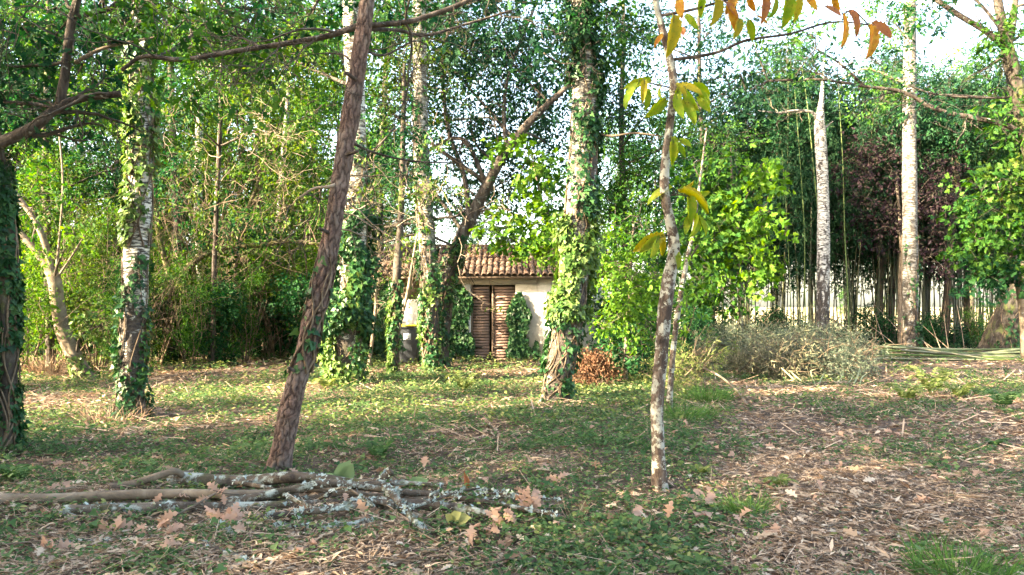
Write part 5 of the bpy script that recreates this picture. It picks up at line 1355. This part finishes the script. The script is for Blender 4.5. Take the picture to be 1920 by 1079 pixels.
leaf_plant('round leaves poking up through the front of the heap', 850, 985, [(845, 975, 862, 962), (852, 978, 880, 970), (848, 982, 838, 966), (856, 985, 872, 992)], 'herb_pale')

# ------------------------------------------------------------------ heap of fallen branches in the foreground
def lichen_flakes(mb, P, r, n, top=.75):
    n = int(n * .75)
    i = R.integers(0, len(P) - 1, n)
    a = R.uniform(0, 6.28, 5)
    s = i / len(P) * 12
    keep = np.sin(s * 1.7 + a[0]) + np.sin(s * 3.9 + a[1]) + R.normal(0, .4, n) > top - .4
    i = i[keep]; n = len(i)
    fr = R.uniform(0, 1, n)[:, None]
    C = P[i] * (1 - fr) + P[i + 1] * fr
    T, U, V = frames(P)
    th = R.uniform(-.6, pi + .6, n)
    up = np.array([0, 0, 1.0]); sd = unit(np.cross(T[i], up)); vv = np.cross(sd, T[i])
    o = sd * np.cos(th)[:, None] + vv * np.sin(th)[:, None]
    leaves(mb, C + o * (r[i] * 1.0)[:, None], rdir(n), o + R.normal(0, .5, (n, 3)), R.uniform(.006, .034, n) , (IVY[0] * np.array([1, 1.2, 1]), IVY[1]))

def branch(label, pts, r0, r1, mat, lich=0, subs=(), Ys=None, cut=False):
    """pts: (px, py, Y)"""
    Q = np.array([at(p[0], p[1], p[2]) for p in pts])
    r0, r1 = r0 * 1.05, r1 * 1.0
    rr = np.linspace(r0, r1, len(Q))
    Q[:, 2] = np.maximum(Q[:, 2], gz(Q[:, 0], Q[:, 1]) + rr * .8)
    c = Q.mean(0); c[2] = 0
    root = thing('fallen_branch', label, 'branch', c, 'fallen branches of the heap')
    mb = MB(); P, r = tube(mb, Q, rr, n=12, k=14, wob=.045, relief=relief_ridges(5, .04) if 'lichen' in mat else None)
    part(mb, 'stick', mat, root, True)
    if cut:
        for e, f in ((P[0], P[0] - P[1]), (P[-1], P[-1] - P[-2])):
            mb = MB(); f = unit(f); tube(mb, np.array([e - f * .003, e + f * .004]), max(r[-1], r0 if e is P[0] else r1) * .93, n=12); part(mb, 'cut_end', 'cut_wood', root); break
    for sp, sr0, sr1 in subs:
        Q2 = np.array([at(p[0], p[1], p[2]) for p in sp]); k = np.argmin(np.linalg.norm(P - Q2[0], axis=1)); Q2 = np.vstack([P[k], Q2[1:]])
        mb = MB(); P2, r2 = tube(mb, Q2, np.linspace(sr0, sr1, len(Q2)), n=8, k=8, wob=.05); part(mb, 'side_branch', mat, root, True)
        if lich:
            mb = MB(); lichen_flakes(mb, P2, r2, lich // 2); part(mb, 'lichen', 'lichen', root, kind='stuff')
    if lich:
        mb = MB(); lichen_flakes(mb, P, r, lich); part(mb, 'lichen', 'lichen', root, kind='stuff')
branch('long smooth grey-brown branch stretching to the left edge over the heap', [(-60, 968, 5.42), (0, 956, 5.45), (100, 936, 5.5), (200, 930, 5.55), (330, 926, 5.6), (430, 927, 5.6), (510, 926, 5.65), (560, 930, 5.7)], .042, .03, 'smooth_bark', 0)
branch('bent bare branch with a short fork lying behind the long smooth branch', [(205, 924, 5.9), (250, 908, 5.95), (295, 893, 6.0), (328, 884, 6.05), (342, 892, 6.1)], .03, .024, 'smooth_bark', 0, subs=[([(318, 888, 6.05), (345, 886, 6.15), (362, 882, 6.2)], .016, .009)], cut=True)
branch('thick dark mossy log at the foot of the pine at the back of the heap', [(322, 908, 6.15), (400, 903, 6.12), (470, 903, 6.1), (540, 895, 6.05), (600, 898, 6.05), (660, 906, 6.05), (705, 904, 6.0), (735, 884, 6.0)], .058, .03, 'lichen_bark', 500)
branch('lichen-covered branch crossing the middle of the heap', [(420, 944, 5.55), (480, 934, 5.55), (540, 920, 5.6), (610, 907, 5.65), (670, 911, 5.7), (740, 922, 5.7), (820, 928, 5.7), (900, 940, 5.55), (960, 950, 5.42), (1045, 966, 5.22)], .036, .014, 'lichen_bark', 900,
       subs=[([(900, 940, 5.55), (960, 930, 5.6), (1050, 938, 5.55)], .016, .007), ([(820, 928, 5.7), (880, 918, 5.75), (950, 922, 5.7)], .012, .006)])
branch('smooth branch running down right under the lichen branch', [(575, 912, 5.75), (640, 924, 5.75), (720, 936, 5.75), (800, 946, 5.7)], .028, .026, 'smooth_bark', 60)
branch('dark rotting branch lying low across the left of the heap', [(120, 976, 5.25), (220, 962, 5.35), (320, 958, 5.4), (430, 952, 5.45), (560, 948, 5.5), (690, 944, 5.55)], .045, .035, 'lichen_bark', 350)
branch('dark lower branch under the right end of the heap', [(700, 946, 5.55), (800, 948, 5.45), (870, 955, 5.4), (930, 968, 5.25)], .042, .026, 'lichen_bark', 120)
branch('pale lichen-crusted stick in the front middle of the heap', [(478, 972, 5.1), (540, 966, 5.15), (610, 956, 5.2), (692, 944, 5.35)], .028, .022, 'lichen_bark', 900)
branch('lowest pale crusted stick below the middle of the heap', [(515, 992, 4.95), (580, 990, 4.97), (640, 986, 5.0), (700, 976, 5.1)], .024, .018, 'lichen_bark', 700)
branch('whitish crusted branch pointing down to the right out of the heap', [(722, 912, 5.65), (742, 935, 5.45), (765, 962, 5.2), (785, 985, 5.0), (802, 1000, 4.9)], .032, .016, 'lichen_bark', 800)
branch('dark branch bedded under the long smooth branch', [(250, 948, 5.6), (340, 942, 5.62), (450, 940, 5.65), (560, 938, 5.7), (650, 930, 5.75)], .036, .028, 'lichen_bark', 200)
branch('dark forked branch poking up behind the right of the heap', [(560, 918, 5.95), (640, 914, 5.95), (700, 908, 5.95), (760, 906, 6.0), (830, 912, 6.0)], .03, .016, 'lichen_bark', 250, subs=[([(700, 908, 5.95), (716, 894, 6.0), (728, 880, 6.05)], .016, .01)])
branch('crusted twig in the leaves at the lower middle', [(560, 1000, 5.0), (600, 1004, 4.95), (650, 1000, 5.0), (690, 992, 5.05)], .014, .01, 'lichen_bark', 350)
branch('thin crooked twig standing out of the middle of the heap', [(600, 935, 5.5), (640, 915, 5.4), (668, 925, 5.3), (700, 950, 5.2)], .012, .007, 'lichen_bark', 150)
branch('dark crooked stick crossing over the heap near the pine', [(440, 905, 5.9), (500, 915, 5.7), (560, 940, 5.45), (600, 962, 5.25)], .018, .012, 'lichen_bark', 200)
branch('thin stick slanting over the left of the heap', [(330, 965, 5.25), (370, 945, 5.35), (395, 930, 5.45), (430, 912, 5.6)], .010, .006, 'smooth_bark', 0)
branch('crooked twig at the right middle of the heap', [(760, 955, 5.25), (810, 940, 5.35), (850, 925, 5.5), (900, 915, 5.6)], .013, .007, 'lichen_bark', 200)
branch('short mossy stub in the middle of the heap', [(640, 950, 5.4), (690, 940, 5.42), (740, 948, 5.4)], .03, .024, 'lichen_bark', 260)
branch('thin pale twig at the right tip of the heap', [(870, 928, 5.75), (930, 926, 5.7), (985, 930, 5.65), (1030, 938, 5.6)], .013, .008, 'lichen_bark', 250)
branch('short crusted stick sticking out at the left front of the heap', [(110, 980, 5.2), (165, 966, 5.3), (235, 946, 5.45)], .03, .022, 'lichen_bark', 500)
branch('crusted stick fragment in the leaves at the left front', [(105, 1034, 4.65), (170, 1026, 4.7), (240, 1020, 4.75), (300, 1010, 4.8)], .018, .014, 'lichen_bark', 450)
branch('short crusted stick slanting in the weeds below the dry leaves', [(390, 992, 5.05), (415, 1012, 4.9), (440, 1030, 4.7)], .028, .02, 'lichen_bark', 420)
branch('crusted stick end at the bottom edge of the picture', [(375, 1050, 4.55), (420, 1068, 4.4), (470, 1085, 4.25)], .022, .02, 'lichen_bark', 380)
branch('thin pale stick at the bottom left corner', [(-20, 1044, 4.55), (50, 1043, 4.55), (130, 1041, 4.6)], .008, .006, 'smooth_bark', 0)

def leaf_cluster(label, px, py, D, n, spread, L):
    c = at(px, py, D)
    root = thing('dry_leaf_cluster', label, 'dry leaves', c)
    for i in range(n):
        p = c + R.normal(0, spread, 3) * np.array([1, .7, .8])
        p[2] = max(p[2], float(gz(p[0], p[1])) + .015)
        d = rdir(1)[0] * np.array([1, .6, .8]) + np.array([0, 0, -.25])
        mb = MB()
        tv = OAKL[0].copy(); tv[:, 2] += R.uniform(.1, .5) * np.abs(tv[:, 1]) ** 1.2 * 2 - R.uniform(0, .35) * (tv[:, 0] - .4) ** 2
        leaves(mb, p[None], d[None], (np.array([0, -.7, .7]) + R.normal(0, .5, 3))[None], np.array([L * R.uniform(.75, 1.2)]), (tv * np.array([1, 1.35, 1]), OAKL[1]))
        part(mb, 'leaf', 'dry_oak_leaf', root)
    mb = MB(); tube(mb, np.array([c + [-.08, 0, .02], c, c + [.1, .03, -.02]]), .003, n=4); part(mb, 'twig', 'dark_twig', root)
for q in (('large bunch of dry tan oak leaves at the right end of the heap', 988, 930, 5.45, 20, .036, .09), ('bunch of dry oak leaves low at the right end of the heap', 940, 963, 5.2, 12, .03, .085),
          ('dry oak leaves lying in front of the right end of the heap', 922, 992, 4.95, 9, .04, .085), ('dry oak leaves hanging over the left middle of the heap', 425, 975, 5.05, 22, .05, .11),
          ('cluster of dry oak leaves in the left foreground', 212, 998, 4.95, 12, .045, .14), ('dry oak leaves below the left end of the heap', 285, 1012, 4.8, 14, .06, .13), ('dry oak leaf sprig on the long smooth branch', 420, 925, 5.5, 5, .05, .11),
          ('dry leaves in the bottom left corner', 85, 1056, 4.45, 12, .06, .12), ('dry oak sprig in the middle front of the heap', 683, 966, 5.25, 4, .03, .13), ('dry leaf sprig sticking up behind the right of the heap', 1042, 910, 6.2, 4, .04, .14),
          ('dry leaves between the heap and the bottom edge', 905, 1030, 4.75, 4, .06, .12), ('dry leaves left of the smooth branch front', 250, 960, 5.3, 4, .06, .12)):
    leaf_cluster(*q)
root = thing('curled_leaf', 'single curled brown leaf standing upright behind the heap', 'dry leaf', at(873, 915, 6.1))
mb = MB(); a = at(872, 922, 6.1); b_ = at(876, 888, 6.05); leaves(mb, a[None], (b_ - a)[None], np.array([[.5, -.8, 0]]), np.array([.16]), (OVAL[0] * np.array([1, .7, 3]), OVAL[1])); part(mb, 'leaf', 'chestnut_brown', root)
for lab, xa, ya, xb, yb in (('fallen tan chestnut leaf right of the chestnut sapling foot', 1288, 938, 1326, 925), ('fallen tan chestnut leaf just right of its twin', 1322, 945, 1350, 928), ('fallen pale leaf below the chestnut sapling', 1185, 965, 1215, 955)):
    D = ground_D(ya + 6); a = at(xa, ya, D); b_ = at(xb, yb, D + .1)
    mb = MB(); leaves(mb, a[None] * 0, (b_ - a)[None], np.array([[.1, -.75, .6]]), np.array([np.linalg.norm(b_ - a) * 1.3]), (CHEST[0] * np.array([1, 1.15, 2.2]), CHEST[1]))
    o = link('fallen_leaf', mb.me('fallen_leaf'), 'dry_oak_leaf', loc=tuple(a)); tag(o, lab, 'dry leaf')

# single fallen oak leaves that show in the clearing
fl = []
for _ in range(3):
    mb = MB(); tv = OAKL[0].copy(); tv[:, 2] += R.uniform(.5, 1.2) * np.abs(tv[:, 1]) ** 1.1 - R.uniform(.1, .5) * (tv[:, 0] - .5) ** 2
    me = mesh('fallen_leaf', tv * np.array([1, 1.3, 1]), [OAKL[1]]); me.materials.append(M['dry_oak_leaf']); fl.append(me)
for i in range(130):
    D = R.uniform(4.3, 10.5) if i < 110 else R.uniform(10, 14)
    X = R.uniform(-.68, .68) * D
    o = bpy.data.objects.new('fallen_leaf', fl[i % 3]); COL.objects.link(o)
    o.location = (X, D, float(gz(X, D)) + .05 + R.uniform(0, .03)); o.rotation_euler = (R.normal(0, .5), R.normal(0, .5), R.uniform(0, 6.28)); s = R.uniform(.07, .13); o.scale = (s, s, s)
    tag(o, 'single dry brown leaf lying on the floor of the clearing', 'dry leaf', 'dry leaves scattered over the clearing')

# ------------------------------------------------------------------ ground cover
def ndens(x, y):
    return (np.sin(1.3 * x + .6 * y + 1) * np.sin(.9 * y - .5 * x + .5) + .6 * np.sin(2.9 * x - 1.1 * y + 2) * np.sin(2.3 * y + .7) + .4 * np.sin(6.1 * x + 3.3 * y) * np.sin(5.2 * y - 2.4 * x))

def green(x, y):
    """0..1: how much of the floor is green there"""
    px = CX + x / y * F; py = HOR + CAMH * F / y
    base = np.where(px < 1300, .78, .78 - (px - 1300) / 230)
    base = np.clip(base, .10, 1)
    base = base - .30 * np.clip((py - 930) / 120, 0, 1) * (px < 1300)                # browner at the front
    base = base - .55 * np.exp(-((px - 130) / 170)**2 - ((py - 745) / 70)**2) - .22 * np.exp(-((px - 420) / 260)**2 - ((py - 730) / 60)**2)
    base = base - .45 * np.exp(-((px - 960) / 160)**2 - ((py - 690) / 20)**2)          # bare earth before the shed door
    base = base - .4 * np.exp(-((px - 440) / 150)**2 - ((py - 690) / 35)**2)
    base = base - .55 * np.exp(-((px - 560) / 420)**4 - ((py - 945) / 42)**4)                # under the branch heap
    base = base + .5 * np.exp(-((px - 1780) / 120)**2 - ((py - 745) / 30)**2) + .25 * np.exp(-((px - 1840) / 90)**2 - ((py - 1070) / 40)**2) + .3 * np.exp(-((px - 1400) / 60)**2 - ((py - 960) / 60)**2)
    return np.clip(base + .48 * ndens(x, y) + .2 * np.sin(9.1 * x + 4.2 * y) * np.sin(7.7 * y - 5.1 * x), 0.015, 1)

def field_pts(n, d0, d1, wfun, power=1.0, spread=.72):
    """points on the floor between two depths, thinned by wfun"""
    D = np.exp(R.uniform(np.log(d0), np.log(d1), n)) if power == 0 else (d0**2 + (d1**2 - d0**2) * R.uniform(0, 1, n)) ** .5
    X = R.uniform(-1, 1, n) * (spread * D + 1.0)
    k = R.uniform(0, 1, n) < wfun(X, D)
    X, D = X[k], D[k]
    return np.stack([X, D, gz(X, D)], -1)

def herbs(mb, C, k, L, h, tmpl):
    n = len(C)
    a = R.uniform(0, 6.28, (n, k)); rr = R.uniform(.1, 1, (n, k)) * L * 1.6
    hh = h * R.uniform(.25, 1, (n, k)) * R.uniform(.5, 1.4, (n, 1))
    P = C[:, None] + np.stack([np.cos(a) * rr, np.sin(a) * rr, hh], -1)
    T = np.stack([np.cos(a), np.sin(a), R.normal(-.1, .35, (n, k))], -1)
    Nn = np.stack([R.normal(0, .45, (n, k)), R.normal(-.15, .45, (n, k)), np.ones((n, k))], -1)
    leaves(mb, P.reshape(-1, 3), T.reshape(-1, 3), Nn.reshape(-1, 3), (L * R.uniform(.6, 1.3, (n, k))).ravel(), tmpl)

gc = MB()
herbs(gc, field_pts(15500, 3.6, 8.0, green, 0), 6, .032, .065, OVAL)
herbs(gc, field_pts(1700, 3.6, 8.5, lambda x, y: green(x, y) ** 2, 0), 5, .052, .10, IVY)
herbs(gc, field_pts(24000, 7.5, 16, green), 6, .05, .10, RHOMB)
herbs(gc, field_pts(9000, 15, 30, green), 6, .085, .16, RHOMB)
o = link('ground_cover', gc.me('ground_cover'), 'herb_leaf'); tag(o, 'low green herbs and creeping ivy over the clearing floor', 'ground cover', kind='stuff')
gc = MB()
herbs(gc, field_pts(2600, 4.0, 9.5, lambda x, y: green(x, y) ** 1.5, 0), 4, .042, .09, OVAL)
herbs(gc, field_pts(7000, 9, 22, lambda x, y: green(x, y) * np.where(x < 3, .8, .3)), 6, .07, .16, RHOMB)
o = link('ground_cover', gc.me('ground_cover'), 'herb_pale'); tag(o, 'pale yellowish seedlings among the green herbs', 'ground cover', kind='stuff')

lt = MB()
def flatleaf(mb, C, L, tmpl, tilt=.35, lift=.03):
    n = len(C); a = R.uniform(0, 6.28, n)
    T = np.stack([np.cos(a), np.sin(a), R.normal(.05, tilt * .5, n)], -1)
    Nn = np.stack([R.normal(0, tilt, n), R.normal(0, tilt, n), np.ones(n)], -1)
    leaves(mb, C + np.stack([0 * a, 0 * a, R.uniform(.006, lift, n)], -1), T, Nn, L * np.clip(R.lognormal(-.1, .42, n), .3, 2.4), tmpl)
brown = lambda x, y: np.clip(1.12 - green(x, y), .3, 1)
WB = (BLADE[0] * np.array([1, 1.45, 1]), BLADE[1])
flatleaf(lt, field_pts(85000, 3.5, 9, brown, 0), .055, WB, .4, .04)
flatleaf(lt, field_pts(48000, 8.5, 17, brown), .085, WB, .4, .05)
flatleaf(lt, field_pts(18000, 16, 31, brown), .15, WB, .4, .06)
flatleaf(lt, field_pts(5000, 3.6, 10, lambda x, y: np.full_like(x, .8), 0), .065, OAKL, .5, .05)
o = link('leaf_litter', lt.me('leaf_litter'), 'litter_leaf'); tag(o, 'pale pinkish-brown bamboo leaf litter covering the bare floor', 'leaf litter', kind='stuff')
# fallen twigs strewn about
tws = MB()
for p in field_pts(420, 3.8, 15, lambda x, y: np.full_like(x, .9), 0):
    a = R.uniform(0, 6.28); l = R.uniform(.15, .6); d = np.array([cos(a), sin(a), 0]) * l
    Q = np.array([p, p + d * .5 + R.normal(0, .03, 3) * np.array([1, 1, .3]), p + d]); Q[:, 2] = gz(Q[:, 0], Q[:, 1]) + .025 + R.uniform(0, .03, 3)
    tube(tws, Q, np.array([.006, .005, .003]) * R.uniform(.6, 1.4), n=4, k=3, cap=False)
o = link('twig_litter', tws.me('twig_litter', True), 'twig'); tag(o, 'small fallen twigs strewn over the clearing floor', 'litter', kind='stuff')
# dark undergrowth at the foot of the bamboo
ug = MB()
pp = np.stack([R.uniform(6, 23, 5200), R.uniform(24.5, 33, 5200)], -1)
hh = .5 + .75 * np.clip(np.sin(pp[:, 0] * 1.9) * np.sin(pp[:, 1] * 1.3 + pp[:, 0]) + .6 * np.sin(pp[:, 0] * 4.3 + 1), -.3, 1.3)
C = np.stack([pp[:, 0], pp[:, 1], gz(pp[:, 0], pp[:, 1]) + R.uniform(0, 1, 5200) * hh], -1)
sprays(ug, C, rdir(5200) + np.array([0, 0, .4]), 7, .3, .17, (BLADE[0] * np.array([1, 1.8, 1]), BLADE[1]), .4, .4)
o = link('undergrowth', ug.me('undergrowth'), 'bamboo_leaf'); tag(o, 'dark low undergrowth at the foot of the bamboo stand', 'undergrowth', kind='stuff')
lt = MB()
flatleaf(lt, field_pts(22000, 3.5, 8, brown, 0), .14, (STRAW[0] * np.array([1, .5, 1]), STRAW[1]), .3, .05)
flatleaf(lt, field_pts(9000, 7.5, 15, brown), .25, STRAW, .3, .06)
flatleaf(lt, field_pts(2500, 14, 26, brown), .4, STRAW, .3, .06)
o = link('straw_litter', lt.me('straw_litter'), 'litter_straw'); tag(o, 'dry straw and needles strewn over the floor', 'litter', kind='stuff')

def grass_tuft(label, px, py, n, h, mat, w=.10):
    n = int(n * 1.6)
    D = ground_D(py); b0 = at(px, py, D); b0[2] = float(gz(b0[0], b0[1]))
    root = thing('grass_tuft', label, 'grass', b0)
    mb = MB()
    a = R.uniform(0, 6.28, n); q = R.uniform(0, 1, n) ** .6 * w
    P = b0 + np.stack([np.cos(a) * q, np.sin(a) * q, 0 * a], -1)
    T = np.stack([np.cos(a) * .7 + R.normal(0, .3, n), np.sin(a) * .7 + R.normal(0, .3, n), R.uniform(.5, 1.4, n)], -1)
    tv = outline([.013, .014, .011, .006], curl=.005, droop=.45)
    n_ = n
    leaves(mb, P, T, rdir(n) + np.array([0, 0, .6]), h * R.uniform(.5, 1.2, n), tv)
    part(mb, 'blades', mat, root, kind='stuff')
for q in (('bright green grass tuft at the bottom right edge', 1800, 1085, 260, .22, 'grass_blade', .22), ('dry straw tuft below the chestnut sapling', 1215, 1000, 30, .13, 'litter_straw', .08), ('straw tuft with green blades at the bottom centre', 1380, 1040, 40, .15, 'litter_straw', .12),
          ('green grass tuft left of the straw tuft', 1400, 965, 120, .2, 'grass_blade', .12), ('grass growing at the foot of the yellowish twig heap', 1330, 755, 160, .35, 'grass_blade', .3), ('grass behind the chestnut sapling foot', 1290, 790, 160, .3, 'grass_blade', .3),
          ('thin dry grass at the heap\'s right end', 1075, 960, 30, .16, 'litter_straw', .07), ('dry grass round the left birch foot', 215, 790, 120, .28, 'litter_straw', .35), ('sunlit straw below the crooked sapling', 90, 700, 220, .6, 'litter_straw', .6)):
    grass_tuft(*q)
